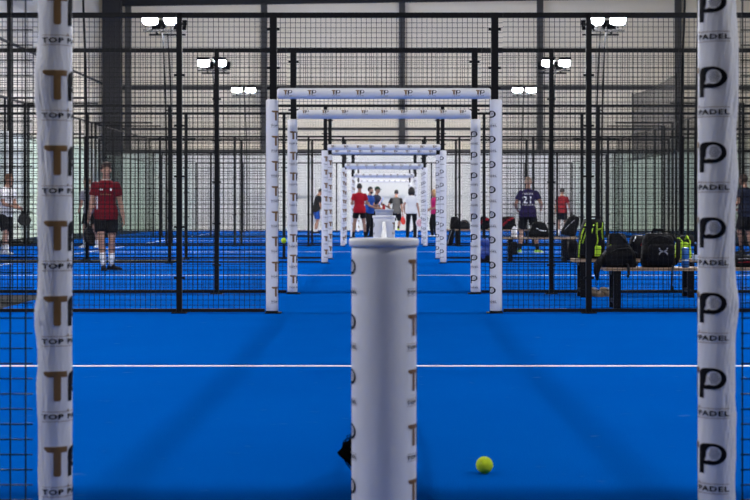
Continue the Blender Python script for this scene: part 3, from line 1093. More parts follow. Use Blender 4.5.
        mb.tube([elb[i] * 1.06 - wr[i] * 0.06, elb[i], elb[i] * 0.7 + wr[i] * 0.3, wr[i]], [0.034, 0.041 * fs, 0.042 * fs, 0.027 * fs], 12)
        # hand: palm, thumb, four fingers
        d = (wr[i] - elb[i]).normalized()
        inw = (-rt * sgn - d * (-rt * sgn).dot(d)).normalized()                 # the palm looks at the body
        acr = d.cross(inw).normalized()
        if acr.dot(V((0, -1, 0)) if abs(d.z) > 0.6 else V((0, 0, 1))) < 0:
            acr = -acr                                                       # towards the thumb side
        pal = wr[i] + d * 0.045
        rings = [oring(wr[i] + d * t, acr, inw, rx, ry, 12) for t, rx, ry in ((-0.005, .026, .020), (0.03, .036, .017), (0.075, .041, .015), (0.095, .038, .012))]
        mb.loft(rings)
        for q, (off, ln) in enumerate(((0.030, 0.070), (0.010, 0.078), (-0.011, 0.072), (-0.031, 0.056))):
            b0 = wr[i] + d * 0.085 + acr * off
            d1 = (d + inw * curl * 0.7).normalized(); d2 = (d + inw * curl * 2.0).normalized()
            mb.tube([b0 - d * 0.02, b0 + d1 * ln * 0.5, b0 + d1 * ln * 0.5 + d2 * ln * 0.5], [0.0098, 0.0092, 0.0078], 8)
        tb_ = wr[i] + d * 0.025 + acr * 0.030
        mb.tube([tb_ - acr * 0.012, tb_ + (d * 0.6 + acr * 0.7 + inw * 0.3) * 0.035, tb_ + (d * 0.9 + acr * 0.6 + inw * 0.6) * 0.062], [0.013, 0.0115, 0.009], 8)
    body = link('person', remeshed(mb, 'person', [M[skin]], 0.0085, 4), None)

    # ---- clothes
    sm = M[top]
    mb = MB()
    torso(mb, 0.018, -0.13 if not female else -0.10, 0.525, 0.040 if not female else 0.012)
    sl = 0.62 if sleeves is None else sleeves
    for i in (0, 1):
        sgn = 1 if i == 0 else -1
        mb.ell(sh[i] - u * 0.006, (0.068 * fs, 0.068 * fs, 0.064 * fs), 14, 10)
        mb.tube([sh[i] - rt * 0.06 * sgn - u * 0.01, sh[i], sh[i] * (1 - sl) + elb[i] * sl], [0.064 * fs, 0.068 * fs, 0.070 * fs], 14)
    shirt = link('shirt', remeshed(mb, 'shirt', [sm], 0.011, 3), body)
    mb = MB()
    torso(mb, 0.015, -0.11, 0.04)
    for i in (0, 1):
        up = hips[i] + V((0, 0, 0.05))
        if bottom_len <= 1.0:
            e = hips[i] * (1 - bottom_len) + knee[i] * bottom_len
            mb.tube([up, hips[i], e * 0.5 + hips[i] * 0.5, e], [0.100 * fs, 0.106 * fs, 0.104 * fs, 0.100 * fs], 16)
        else:
            mb.tube([up, hips[i], hips[i] * 0.5 + knee[i] * 0.5, knee[i], knee[i] * 0.55 + ank[i] * 0.45, ank[i] + V((0, 0, -0.03))], [0.098 * fs, 0.108 * fs, 0.096 * fs, 0.080 * fs, 0.074 * fs, 0.064 * fs], 16)
    link('shorts' if bottom_len <= 1.0 else 'trousers', remeshed(mb, 'bottoms', [M[bottom]], 0.011, 3), body)
    for i in (0, 1):
        ta = R(feet[i][3])
        fd = V((math.sin(ta), -math.cos(ta), 0)); sd_ = V((math.cos(ta), math.sin(ta), 0)); up = V((0, 0, 1))
        c0 = V((ank[i].x, ank[i].y, ank[i].z - 0.085))
        sh_ = MB()
        rings = []
        for t, w_, h_ in ((-0.078, .020, .050), (-0.068, .034, .078), (-0.03, .039, .095), (0.01, .040, .098), (0.05, .042, .080), (0.10, .047, .062), (0.15, .046, .050), (0.185, .034, .040), (0.20, .014, .030)):
            cc = c0 + fd * t
            rings.append([cc + sd_ * (w_ * math.cos(a)) + up * (0.018 + (h_ - 0.018) * max(0.0, math.sin(a)) ** 0.8 if math.sin(a) > 0 else 0.018) for a in [2 * PI * q / 14 for q in range(14)]])
        sh_.loft(rings)
        so = sh_.build('shoe', M[shoes], body, smooth=True)
        s2 = MB()
        rings = []
        for t, w_ in ((-0.082, .022), (-0.07, .037), (0.0, .042), (0.10, .050), (0.16, .048), (0.195, .034), (0.208, .014)):
            cc = c0 + fd * t
            rings.append([cc + sd_ * w_, cc + sd_ * w_ + up * 0.022, cc - sd_ * w_ + up * 0.022, cc - sd_ * w_])
        s2.loft(rings)
        s2.build('sole', M['sole'] if shoes not in ('black',) else M['black'], so, smooth=False)
        if socks:
            d = (knee[i] - ank[i]).normalized()
            MB().tube([ank[i] - d * 0.01, ank[i] + d * 0.05, ank[i] + d * sock_h, ank[i] + d * (sock_h + 0.008)], [0.043, 0.044, 0.056 if sock_h > 0.13 else 0.05, 0.050], 14).build('sock', M[socks], body, smooth=True)
    # ---- hair
    if hairstyle != 'none':
        hb = MB()
        rings = []
        base = hc + hr @ V((0, 0.018, 0.030))
        n, m_ = 24, 14
        tall = {'short': 1.0, 'crop': 0.93, 'long': 1.04, 'quiff': 1.06}[hairstyle]
        for q in range(m_ + 1):
            t = -0.62 + (PI / 2 + 0.62) * q / m_
            ring = []
            for j in range(n):
                a = 2 * PI * j / n
                front = max(0.0, -math.sin(a))              # local -y is the face
                low = -0.62 + 0.98 * front ** 0.55
                tt = max(t, low)
                rad = 1.0 if t >= low else 0.90
                jit = 1 + 0.035 * noise.noise(V((math.cos(a) * 4, math.sin(a) * 4, q * 0.7 + loc[0])))
                ring.append(base + hr @ V((0.086 * math.cos(tt) * math.cos(a) * rad * jit * tall, 0.100 * math.cos(tt) * math.sin(a) * rad * jit * tall, 0.108 * math.sin(tt) * jit * tall)))
            rings.append(ring)
        hb.loft(rings)
        if hairstyle == 'long':
            for j in range(9):
                a = R(-20 + 220 * j / 8)
                p0 = base + hr @ V((0.080 * math.cos(a), 0.085 * math.sin(a), 0.03))
                p1 = hc + hr @ V((0.092 * math.cos(a), 0.088 * math.sin(a) + 0.01, -0.07))
                p2 = hc + hr @ V((0.080 * math.cos(a), 0.070 * math.sin(a) + 0.02, -0.165 + 0.01 * (j % 3)))
                hb.tube([p0, p1, p2], [0.030, 0.034, 0.012], 10)
        if hairstyle == 'quiff':
            for j in range(7):
                hb.tube([base + hr @ V((-0.05 + 0.0165 * j, -0.050, 0.078)), base + hr @ V((-0.045 + 0.0165 * j, -0.088, 0.098)), base + hr @ V((-0.03 + 0.0165 * j, -0.096, 0.085))], [0.024, 0.020, 0.008], 8)
        hb.build('hair', M[hair], body, smooth=True)
    if cap:
        cb = MB()
        base = hc + hr @ V((0, 0.012, 0.045))
        rings = []
        for q in range(9):
            t = PI / 2 * q / 8
            rings.append([base + hr @ V((0.094 * math.cos(t * 0.98) * math.cos(a), 0.108 * math.cos(t * 0.98) * math.sin(a), 0.088 * math.sin(t))) for a in [2 * PI * j / 24 for j in range(24)]])
        cb.loft(rings)
        rings = []
        for t in range(6):
            y_ = -0.085 - 0.085 * t / 5
            hw = 0.070 * math.sqrt(max(0.03, 1 - (t / 5) ** 2 * 0.85))
            rings.append([base + hr @ V((x, y_ , 0.010 - 0.10 * abs(x) ** 1.5 + z - 0.004 * t)) for x, z in ((-hw, 0), (0, 0.006), (hw, 0), (hw, -0.006), (0, 0.0), (-hw, -0.006))])
        cb.loft(rings)
        cb.build('cap', M[cap], body, smooth=True)
    if face_detail:
        for sx in (-1, 1):
            MB().ell(hc + hr @ V((sx * 0.032, -0.0835, 0.012)), (0.0125, 0.006, 0.0065), 10, 8, rot=hr).build('eye', M['eye'], body, smooth=True)
        MB().tube([hc + hr @ V((-0.024, -0.087, -0.062)), hc + hr @ V((0, -0.094, -0.060)), hc + hr @ V((0.024, -0.087, -0.062))], [0.003, 0.0055, 0.003], 8).build('mouth', M['lip'], body, smooth=True)
    body.location = (loc[0], loc[1], loc[2] if len(loc) > 2 else 0.0)
    body.rotation_euler.z = R(face)
    body.scale = (k, k, k)
    tag(body, label, 'person')
    info = {'body': body, 'shirt': shirt, 'wr': wr, 'elb': elb, 'P': P, 'u': u, 'rt': rt, 'fw': fw, 'k': k, 'hc': hc, 'hr': hr, 'sh': sh}
    return info


def on_shirt(info, flat, sx, z, side, mi_mats, name, label=None, lift=0.004, parent=None):
    """press flat artwork (verts x,y) onto the shirt front (side -1, local -y) or back (side +1)"""
    me = info['shirt'].data
    bvh = BVHTree.FromPolygons([v.co for v in me.vertices], [tuple(p.vertices) for p in me.polygons])
    mb = MB()
    for vs, fs, mi in flat:
        pts = []
        for x, y in vs:
            xx = (x + sx) if side < 0 else -(x + sx)
            pass
            h = bvh.ray_cast(Vector((xx, side * 1.0, z + y)), Vector((0, -side, 0)))
            p = h[0] if h[0] is not None else Vector((xx, side * 0.12, z + y))
            pts.append((p.x, p.y + side * lift, p.z))
        mb.add(pts, fs, mi)
    return mb.build(name, mi_mats, parent or info['shirt'])


def flat_rects(rects, step=0.02):
    out = []
    for x0, x1, y0, y1, mi in rects:
        v, f = subdivide_flat([(x0, y0), (x1, y0), (x1, y1), (x0, y1)], [(0, 1, 2, 3)], step)
        out.append((v, f, mi))
    return out


def flat_text(txt, h, mi, width=None, bold=0.0, step=0.02):
    v, f = text_mesh(txt, h, 1.05, bold)
    w_ = max(x for x, y in v) - min(x for x, y in v)
    kx = (width / w_) if width else 1.0
    v, f = subdivide_flat([(x * kx, y) for x, y in v], f, step)
    return (v, f, mi)


def racket(loc, rot, label, face_mat, rim_mat, grip='black', s=1.0):
    """padel racket: grip end at the origin, head along local +z, face normal local y"""
    e = empty('padel_racket', loc)
    e.rotation_euler = rot
    e.scale = (s, s, s)
    tag(e, label, 'racket', 'padel rackets')
    n = 36
    hb = MB()
    c = Vector((0, 0, 0.315))

    def outl(k, y):
        out = []
        for i in range(n):
            t = 2 * PI * i / n
            x, z = math.cos(t), math.sin(t)
            zz = z * (0.135 if z > 0 else 0.150)
            xx = x * 0.130 * (1 - 0.25 * max(0, -z) ** 1.5)
            out.append(c + Vector((xx * k, y, zz * k)))
        return out
    hb.loft([outl(0.93, -0.019), outl(0.95, -0.014), outl(0.95, 0.014), outl(0.93, 0.019)])
    hd = hb.build('racket_face', M[face_mat], e, angle=40)
    rb = MB()
    rb.tube(outl(0.985, 0.0) + [outl(0.985, 0.0)[0]], 0.0185, 8)
    rb.tube([(-0.055, 0, 0.215), (-0.020, 0, 0.135), (0, 0, 0.11)], 0.014, 8)
    rb.tube([(0.055, 0, 0.215), (0.020, 0, 0.135), (0, 0, 0.11)], 0.014, 8)
    rb.build('racket_frame', M[rim_mat], e, smooth=True)
    hl = MB()
    for ix in range(-3, 4):
        for iz in range(-3, 4):
            x, z = ix * 0.026 + (iz % 2) * 0.013, iz * 0.026
            if (x / 0.09) ** 2 + (z / 0.09) ** 2 < 1:
                for sy in (-1, 1):
                    hl.tube([(x, sy * 0.0185, 0.32 + z), (x, sy * 0.0196, 0.32 + z)], 0.0055, 8)
    hl.build('hole_pattern', M['ink'], hd)
    MB().tube([(0, 0, -0.005), (0, 0, 0.0), (0, 0, 0.13)], [0.017, 0.0165, 0.0145], 12).build('grip', M[grip], e, smooth=True)
    MB().tube([(0, 0, -0.008), (0.02, 0.01, -0.06), (0.0, 0.015, -0.10), (-0.02, 0.0, -0.06), (0, 0, -0.008)], 0.0025, 6).build('wrist_cord', M['black'], e)
    return e


def hand_point(info, i, along=0.075):
    """world position of a hand, and its direction"""
    info_b = info['body']
    bpy.context.view_layer.update()
    d = (info['wr'][i] - info['elb'][i]).normalized()
    return info_b.matrix_world @ (info['wr'][i] + d * along)


def place_racket(info, i, direction, normal, label, face_mat, rim_mat, along=0.075, s=1.0):
    p = hand_point(info, i, along)
    z = Vector(direction).normalized()
    y = Vector(normal) - z * Vector(normal).dot(z)
    y.normalize()
    x = y.cross(z)
    m = Matrix((x, y, z)).transposed()
    p = p - z * 0.06
    return racket(p, m.to_euler(), label, face_mat, rim_mat, s=s)


V = Vector
# player in red, walking towards us behind the left fence
Y = 25.4
A = person((gx(106, Y), Y), 8, 'person in dark red jersey and black shorts walking towards us behind the left fence', 1.80, lean=3, head=(14, 10), twist=-4,
           feet=((0.085, 0.10, 0.0, 55), (-0.035, -0.10, 0.0, 6)), hands=(V((0.29, -0.04, 0.83)), V((-0.27, -0.12, 0.86))), hair='hair_brown', hairstyle='quiff',
           top='red', bottom='black', bottom_len=0.72, shoes='black', socks='white', sock_h=0.20)
on_shirt(A, flat_rects([(-0.085, -0.068, 0, 0.035, 0), (-0.062, -0.045, 0.0, 0.022, 0), (-0.105, -0.09, 0.0, 0.024, 0)]), 0.0, 1.315, -1, [M['white']], 'chest_mark')
on_shirt(A, flat_rects([(0.070, 0.100, 0.0, 0.036, 0), (0.076, 0.094, -0.010, 0.0, 0)]), 0.0, 1.315, -1, [M['white']], 'crest')
on_shirt(A, flat_rects([(-0.085, -0.06, 0, 0.03, 0), (-0.05, -0.03, 0.004, 0.026, 0), (-0.022, 0.0, 0.002, 0.03, 0), (0.008, 0.03, 0.004, 0.026, 0), (0.038, 0.085, 0.0, 0.022, 0)]), 0.0, 1.235, -1, [M['gold']], 'chest_print')
on_shirt(A, flat_rects([(-0.150, -0.128, -0.22, 0.0, 0)]), 0.0, 1.22, -1, [M['white']], 'side_panel')
rb = MB()
rb.tube([A['P'] + A['u'] * 0.535 + V((0.075 * math.cos(t), 0.062 * math.sin(t), 0.0)) for t in [2 * PI * i / 24 for i in range(25)]], 0.008, 8)
rb.build('collar', M['white'], A['shirt'], smooth=True)
place_racket(A, 1, (0.12, -0.25, -1), (0.9, -0.5, 0), 'dark racket hanging from the hand of the player in dark red', 'greybag', 'black')

# player behind him, stooping
Y = 39.6
person((gx(91, Y), Y), -20, 'person in pale grey top and white shoes behind the player in dark red', 1.84, lean=14, head=(-10, 8),
       feet=((0.17, 0.02, 0, 15), (-0.17, 0.0, 0, -15)), hands=(V((0.16, -0.28, 0.95)), V((-0.16, -0.30, 0.95))), hair='hair_ginger', hairstyle='short', top='lilac', bottom='black', bottom_len=0.8,
       shoes='white', socks='white', sock_h=0.1)

# player at the far left edge
Y = 33.6
B = person((gx(5, Y), Y), 62, 'person in white top and black shorts with racket, cut by the left edge', 1.80, lean=8, head=(10, 8),
           feet=((0.10, 0.16, 0, 20), (-0.16, -0.20, 0, -10)), hands=(V((0.10, -0.34, 1.02)), V((-0.08, -0.34, 1.04))), hair='hair_ginger', hairstyle='short', top='white', bottom='black', bottom_len=0.95,
           shoes='white', socks='white', sock_h=0.12)
place_racket(B, 0, (0.25, -0.2, -0.8), (0.5, -1, 0.2), 'dark racket in the hands of the player at the left edge', 'greybag', 'black')

# dark-shirted player stooping inside the left of the half-size gateway
Y = 61.0
person((gx(316, Y), Y), 115, 'person in black tee and blue shorts with bowed head, left of the gateway pillars', 1.84, lean=12, head=(0, 35),
       feet=((0.09, -0.05, 0, 5), (-0.10, 0.10, 0, -10)), hands=(V((0.12, -0.30, 0.95)), V((-0.12, -0.28, 0.92))), hair='hair_dark', top='black', bottom='blue', bottom_len=0.85, shoes='black', socks='white', sock_h=0.08, face_detail=False)

# group beyond the net posts
Y = 51.2
person((gx(359.5, Y), Y), 184, 'person seen from behind in bright red tee and black shorts', 1.86, lean=2, head=(-8, 4), hands=(V((0.17, -0.26, 1.12)), V((-0.17, -0.26, 1.14))),
       feet=((0.20, 0.0, 0, 18), (-0.19, 0.0, 0, -18)), hair='hair_dark', top='brightred', bottom='black', bottom_len=0.62, shoes='black', socks='black', sock_h=0.12, skin='skin2')
Y = 53.7
C = person((gx(369.0, Y), Y), 55, 'bearded person in royal blue top and black trousers holding a white and red racket', 1.78, lean=4, head=(10, 4),
           feet=((0.10, 0.0, 0, 14), (-0.12, 0.04, 0, -14)), hands=(V((0.06, -0.30, 1.12)), V((-0.05, -0.32, 1.02))), hair='hair_dark', top='blue', bottom='black', bottom_len=1.5, shoes='black')
bd = MB().ell(C['hc'] + C['hr'] @ V((0, -0.030, -0.068)), (0.062, 0.066, 0.055), 14, 8, rot=C['hr'])
bd.build('beard', M['hair_dark'], C['body'], smooth=True)
place_racket(C, 0, (0.42, -0.75, 0.55), (0.9, -0.5, 0.1), 'white and red racket raised by the bearded player in blue', 'palepink', 'lightblue')
Y = 56.0
person((gx(376.0, Y), Y), 60, 'person in navy tee and dark green cap, half hidden behind the player in blue', 1.82, lean=3, head=(0, 8), hands=(V((0.22, -0.34, 1.05)), V((-0.2, -0.25, 1.0))),
       hair='hair_dark', top='navy', bottom='black', bottom_len=0.8, shoes='black', socks='black', cap='darkgreen', sock_h=0.1, skin='skin2')
Y = 59.6
D = person((gx(396.3, Y), Y), 176, 'person seen from behind in grey tee with black sleeves and neon shoes', 1.74, lean=3, head=(0, 4), hands=(V((0.28, -0.18, 1.06)), V((-0.26, -0.03, 0.80))),
           feet=((0.12, 0.0, 0, 8), (-0.09, 0.15, 0.14, -6)), hair='hair_dark', top='grey', bottom='black', bottom_len=0.9, shoes='neon', socks='black', sock_h=0.08)
for i in (0, 1):
    sh_, el_ = D['sh'][i], D['elb'][i]
    MB().tube([sh_ - D['u'] * 0.0, sh_ * 0.5 + el_ * 0.5, sh_ * 0.32 + el_ * 0.68], [0.078, 0.075, 0.074], 14).build('sleeve', M['black'], D['shirt'], smooth=True)
place_racket(D, 1, (0.05, -0.2, -1), (0.85, -0.6, 0), 'red racket hanging from the hand of the player in grey tee', 'orange', 'redplastic')
Y = 51.4
E = person((gx(411.5, Y), Y), 176, 'person seen from behind with dark bobbed hair, white tee and black trousers', 1.74, female=True, lean=1, head=(4, 2), hands=(V((0.25, -0.10, 0.95)), V((-0.27, -0.02, 0.80))),
           feet=((0.14, 0.0, 0, 10), (-0.12, 0.0, 0, -12)), hair='hair_dark', hairstyle='long', top='white', bottom='black', bottom_len=1.5, shoes='black', face_detail=False)
place_racket(E, 1, (0.02, -0.1, -1), (0.5, -1, 0), 'pale pink racket hanging beside the black trousers', 'palepink', 'white')
Y = 53.7
F = person((gx(435.0, Y), Y), -62, 'person with curly blond hair, magenta top and dark leggings beside the gateway pillars', 1.68, female=True, lean=2, head=(-6, 6), hands=(V((0.10, -0.28, 1.02)), V((-0.08, -0.26, 0.98))),
           feet=((0.10, 0.0, 0, 10), (-0.10, -0.05, 0, -10)), hair='hair_blond', hairstyle='long', top='pink', bottom='black', bottom_len=1.5, shoes='white')
place_racket(F, 1, (-0.30, -0.1, -0.75), (0.4, -1, 0), 'purple racket held low by the player in magenta', 'purple', 'black')

# man with number 21
Y = 35.0
G = person((gx(528, Y), Y), 172, 'person seen from behind in purple jersey numbered 21, running beyond the right fence', 1.76, lean=4, head=(-10, 6), hands=(V((0.27, -0.24, 1.02)), V((-0.30, -0.20, 1.04))),
           feet=((0.19, 0.0, 0, 12), (-0.22, 0.06, 0.0, -35)), hair='hair_grey', hairstyle='crop', top='purple', bottom='black', bottom_len=0.85, shoes='neonshoe', socks='black', sock_h=0.12)
on_shirt(G, [flat_text('21', 0.165, 0, 0.20, 0.003)], 0.0, 1.155, 1, [M['white']], 'shirt_number')
on_shirt(G, flat_rects([(-0.115 + 0.04 * q, -0.085 + 0.04 * q, 0.0 if q % 2 else 0.006, 0.034, 0) for q in range(6)]), 0.0, 1.355, 1, [M['white']], 'name_lettering')
on_shirt(G, flat_rects([(-0.12 + 0.036 * q, -0.095 + 0.036 * q, 0.004, 0.026, 0) for q in range(7)]), 0.0, 1.105, 1, [M['white']], 'lower_lettering')

# far player in red behind him
Y = 57.5
I = person((gx(562, Y), Y), 170, 'person seen from behind in red tee, small and far, right of the purple jersey', 1.78, lean=2, head=(-10, 4), hands=(V((0.26, -0.1, 0.86)), V((-0.30, -0.16, 0.90))),
           feet=((0.12, 0.0, 0, 10), (-0.12, 0.05, 0, -10)), hair='hair_dark', top='red', bottom='black', bottom_len=0.8, shoes='white', socks='white', sock_h=0.1, face_detail=False)
place_racket(I, 1, (0.45, -0.3, -0.8), (0.3, -1, 0), 'black racket held by the far player in red', 'greybag', 'black')
# player at the right edge
Y = 34.2
person((gx(746, Y), Y), -140, 'person in navy tee and black shorts at the right edge beyond the pillar', 1.80, lean=4, head=(6, 6), hands=(V((0.28, -0.22, 1.00)), V((-0.22, -0.28, 1.02))),
       feet=((0.15, 0.0, 0, 10), (-0.15, 0.05, 0, -10)), hair='hair_brown', top='navy', bottom='black', bottom_len=0.9, shoes='black', socks='black', sock_h=0.1, skin='skin2')


# ------------------------------------------------------------------ benches
def bench(x0, x1, y, h, legs, label):
    e = empty('bench', (x0, y, 0))
    tag(e, label, 'bench', 'benches between the courts')
    for k in range(3):
        MB().box((0, -0.17 + 0.118 * k, h - 0.032), (x1 - x0, -0.17 + 0.118 * k + 0.108, h)).build('seat_plank', M['wood'], e)
    for lx in legs:
        lm = MB()
        lm.box((lx - 0.037, -0.165, 0), (lx + 0.037, -0.125, h - 0.032)); lm.box((lx - 0.037, 0.125, 0), (lx + 0.037, 0.165, h - 0.032)); lm.box((lx - 0.045, -0.125, h - 0.075), (lx + 0.045, 0.125, h - 0.032)); lm.box((lx - 0.03, -0.125, 0.06), (lx + 0.03, 0.125, 0.10))
        lm.build('leg_frame', M['black_metal'], e)
    return e


B1, B2, B3, B4 = 15.75, 17.75, 29.55, 41.7
H1, H2, H3, H4 = 0.425, 0.445, 0.465, 0.445
bench(gx(603, B1), 4.6, B1, H1, (gx(615, B1) - gx(603, B1), 2.05), 'tan wooden bench with black legs, nearest, under the large black backpack')
bench(gx(572, B2), gx(697, B2), B2, H2, (gx(582, B2) - gx(572, B2), gx(688, B2) - gx(572, B2)), 'tan wooden bench with black legs, behind the nearest one, under the neon racket bag')
bench(gx(497, B3), gx(577, B3), B3, H3, (0.25, 1.30), 'tan wooden bench farther back, below the purple-shirted player')
bench(gx(444, B4), gx(536, B4), B4, H4, (0.35, 2.15), 'farthest tan bench, seen low behind the right gateway pillars')


def soft_box(w, d, h, r=0.25, seed=0, lump=0.02, taper=0.0, lean=0.0, sag=0.0, n=9):
    """stuffed bag body: rounded block with lumps; base at z 0"""
    mb = MB()
    rings = []
    m_ = 28
    for k in range(n + 1):
        t = k / n
        e = 1.0
        z = h * t
        edge = min(t, 1 - t) / r if r > 0 else 1
        if edge < 1:
            e = 0.80 + 0.20 * math.sqrt(max(0, 1 - (1 - edge) ** 2))
        ring = []
        for i in range(m_):
            a = 2 * PI * i / m_
            c_, s_ = math.cos(a), math.sin(a)
            x = math.copysign(abs(c_) ** 0.5, c_) * w / 2 * e * (1 - taper * t)
            y = math.copysign(abs(s_) ** 0.6, s_) * d / 2 * e * (1 - taper * 0.6 * t)
            g = noise.noise(Vector((x * 9 + seed, y * 9, z * 9)))
            x += lump * g * c_; y += lump * g * s_
            zz = z + lump * 0.7 * noise.noise(Vector((x * 6, y * 6 + seed, 3.0))) * (1 if t > 0.3 else 0) - sag * t * (x / (w / 2)) ** 2 * h
            ring.append((x + lean * t, y, max(zz, 0.0)))
        rings.append(ring)
    return mb.loft(rings)


def bag(name, loc, rz, label, size, m, cat='bag', group='bags on and by the benches', **k):
    e = empty(name, (loc[0], loc[1], loc[2] + 0.003), rz)
    tag(e, label, cat, group)
    soft_box(*size, **k).build('body', m, e, smooth=True)
    return e


def strap(e, pts, m, wd=0.022, name='strap'):
    return MB().tube(pts, wd, 8, flat=0.25).build(name, m, e, smooth=True)


# nearest bench: backpack with the crossed-arc mark
x = gx(658, 15.72)
bp = bag('backpack', (x, B1 - 0.02, H1), 0.0, 'large black backpack with a pale crossed-arc mark, on the nearest bench', (0.38, 0.24, 0.350), M['blackbag'], 'backpack', seed=2, lump=0.018, taper=0.22, r=0.35)
soft_box(0.27, 0.07, 0.21, seed=5, lump=0.01).build('front_pocket', M['blackbag'], bp, smooth=True, loc=(0.02, -0.115, 0.03))
strap(bp, [(-0.06, 0.0, 0.335), (-0.05, -0.01, 0.385), (0.05, -0.01, 0.385), (0.06, 0.0, 0.335)], M['blackbag'], 0.014, 'haul_loop')
strap(bp, [(0.13, 0.06, 0.33), (0.22, 0.04, 0.26), (0.21, 0.0, 0.10), (0.17, -0.02, 0.03)], M['blackbag'], 0.025)
strap(bp, [(0.12, -0.14, 0.02), (0.115, -0.185, 0.01), (0.11, -0.185, -0.18), (0.115, -0.185, -0.20)], M['blackbag'], 0.008)
MB().cbox((0.112, -0.185, -0.22), (0.03, 0.012, 0.06)).build('buckle', M['black'], bp)
zp = MB().tube([(-0.14, -0.118, 0.24), (-0.08, -0.125, 0.305), (0.0, -0.125, 0.325), (0.08, -0.125, 0.305), (0.14, -0.115, 0.24)], 0.005, 6)
zp.build('zip', M['greybag'], bp, smooth=True)
mk = MB()
for sgn in (1, -1):
    pts_o, pts_i = [], []
    for i in range(17):
        t = PI * (-0.06 + 1.12 * i / 16)
        pts_o.append((0.047 * math.cos(t), sgn * (0.036 - 0.044 * math.sin(t)) * 0.86))
        pts_i.append((0.033 * math.cos(t) * 1.0, sgn * (0.036 - 0.027 * math.sin(t)) * 0.86))
    vs = [(px_, -0.157, pz) for px_, pz in pts_o + pts_i]
    mk.add(vs, [(i, i + 1, 17 + i + 1, 17 + i) for i in range(16)])
mk.build('emblem', M['greyprint'], bp, loc=(0.028, -0.004, 0.165))

# black jacket / soft duffel draped off the left end
d = bag('holdall', (gx(619, 15.72), B1 + 0.0, H1), 0.0, 'slack black holdall slumped over the left end of the nearest bench', (0.44, 0.30, 0.235), M['blackbag'], seed=9, lump=0.05, taper=0.3, sag=0.45, r=0.4)
strap(d, [(-0.16, -0.10, 0.10), (-0.235, -0.11, 0.02), (-0.245, -0.12, -0.05), (-0.235, -0.12, -0.135)], M['blackbag'], [0.05, 0.045, 0.03, 0.012], 'hanging_sleeve')
strap(d, [(0.06, -0.15, 0.04), (0.07, -0.195, 0.02), (0.075, -0.195, -0.07), (0.06, -0.195, -0.10)], M['blackbag'], 0.014)
strap(d, [(-0.12, -0.12, 0.14), (-0.03, -0.155, 0.19), (0.08, -0.155, 0.20), (0.18, -0.13, 0.14)], M['greybag'], 0.016, 'carry_handle')

# blue can, clear bottle
can = empty('drink_can', (gx(685.5, 15.64), 15.64, H1))
tag(can, 'blue drink can beside the black backpack on the nearest bench', 'can')
MB().lathe((0, 0, 0), [(0.026, 0), (0.033, 0.010), (0.033, 0.19), (0.027, 0.205)], 24).build('can_body', M['canblue'], can, smooth=True)
MB().lathe((0, 0, 0), [(0.027, 0.205), (0.028, 0.208), (0.022, 0.206), (0.004, 0.206)], 24).build('can_lid', M['silver'], can, smooth=True)
MB().lathe((0, 0, 0), [(0.0334, 0.07), (0.0338, 0.072), (0.0338, 0.085), (0.0334, 0.088)], 24).build('can_print', M['waterlabel'], can, smooth=True)
bt = empty('water_bottle', (gx(695.3, 15.66), 15.66, H1))
tag(bt, 'clear water bottle with blue cap beside the blue can', 'bottle')
MB().lathe((0, 0, 0), [(0.028, 0), (0.033, 0.012), (0.033, 0.07), (0.031, 0.10), (0.033, 0.13), (0.033, 0.17), (0.025, 0.20), (0.013, 0.225), (0.013, 0.24)], 24).build('bottle_body', M['clear'], bt, smooth=True)
MB().lathe((0, 0, 0), [(0.0335, 0.075), (0.034, 0.08), (0.034, 0.125), (0.0335, 0.13)], 24).build('bottle_label', M['waterlabel'], bt, smooth=True)
MB().lathe((0, 0, 0), [(0.015, 0.238), (0.015, 0.258), (0.012, 0.262)], 16).build('bottle_cap', M['bottlecap'], bt, smooth=True)
can.scale = (1.2, 1.2, 1.0)
# dark kit bag beyond the right pillar
kb = bag('kit_bag', (gx(746, 15.72), B1, H1), 0.0, 'black kit bag with red trim on the nearest bench, right of the pillar', (0.30, 0.22, 0.125), M['blackbag'], seed=31, lump=0.02)
MB().tube([(-0.10, -0.118, 0.05), (0.0, -0.128, 0.055), (0.10, -0.118, 0.05)], 0.008, 6, flat=0.5).build('trim', M['brightred'], kb, smooth=True)
MB().tube([(-0.10, -0.112, 0.085), (0.0, -0.12, 0.09), (0.10, -0.112, 0.085)], 0.006, 6, flat=0.5).build('piping', M['white'], kb, smooth=True)

# second bench: neon racket bag, black bag with yellow lettering, black and red bag, neon backpack
x = gx(590, B2)
nb_ = bag('racket_bag', (x, B2, H2), 0.0, 'black racket bag with neon yellow stripes standing on the second bench', (0.35, 0.26, 0.46), M['blackbag'], seed=12, lump=0.015, taper=0.28, lean=0.04, r=0.3)


def front(z, t0=-0.132):                                              # depth of the bag front at a height
    return t0 * (1 - 0.168 * z / 0.46) - 0.004


for pts, w_ in (([(-0.150, 0.02), (-0.140, 0.16), (-0.108, 0.30), (-0.060, 0.415)], 0.008), ([(-0.060, 0.02), (-0.060, 0.17)], 0.006), ([(-0.105, 0.18), (-0.030, 0.40)], 0.008),
               ([(-0.060, 0.17), (0.0, 0.30), (0.03, 0.40)], 0.007), ([(0.065, 0.42), (0.062, 0.30), (0.072, 0.22), (0.05, 0.10)], 0.009), ([(0.130, 0.42), (0.122, 0.32), (0.128, 0.22)], 0.008), ([(0.055, 0.335), (0.125, 0.35)], 0.008)):
    MB().tube([(px_, front(pz), pz) for px_, pz in pts], w_, 8, flat=0.4, side=Vector((1, 0, 0.01))).build('neon_stripe', M['neon'], nb_, smooth=True)
soft_box(0.075, 0.05, 0.12, seed=4, lump=0.01).build('side_pocket', M['neon'], nb_, smooth=True, loc=(0.075, -0.125, 0.03))
strap(nb_, [(-0.02, 0.0, 0.45), (0.0, -0.01, 0.485), (0.06, -0.01, 0.485), (0.08, 0.0, 0.45)], M['blackbag'], 0.012, 'grab_handle')
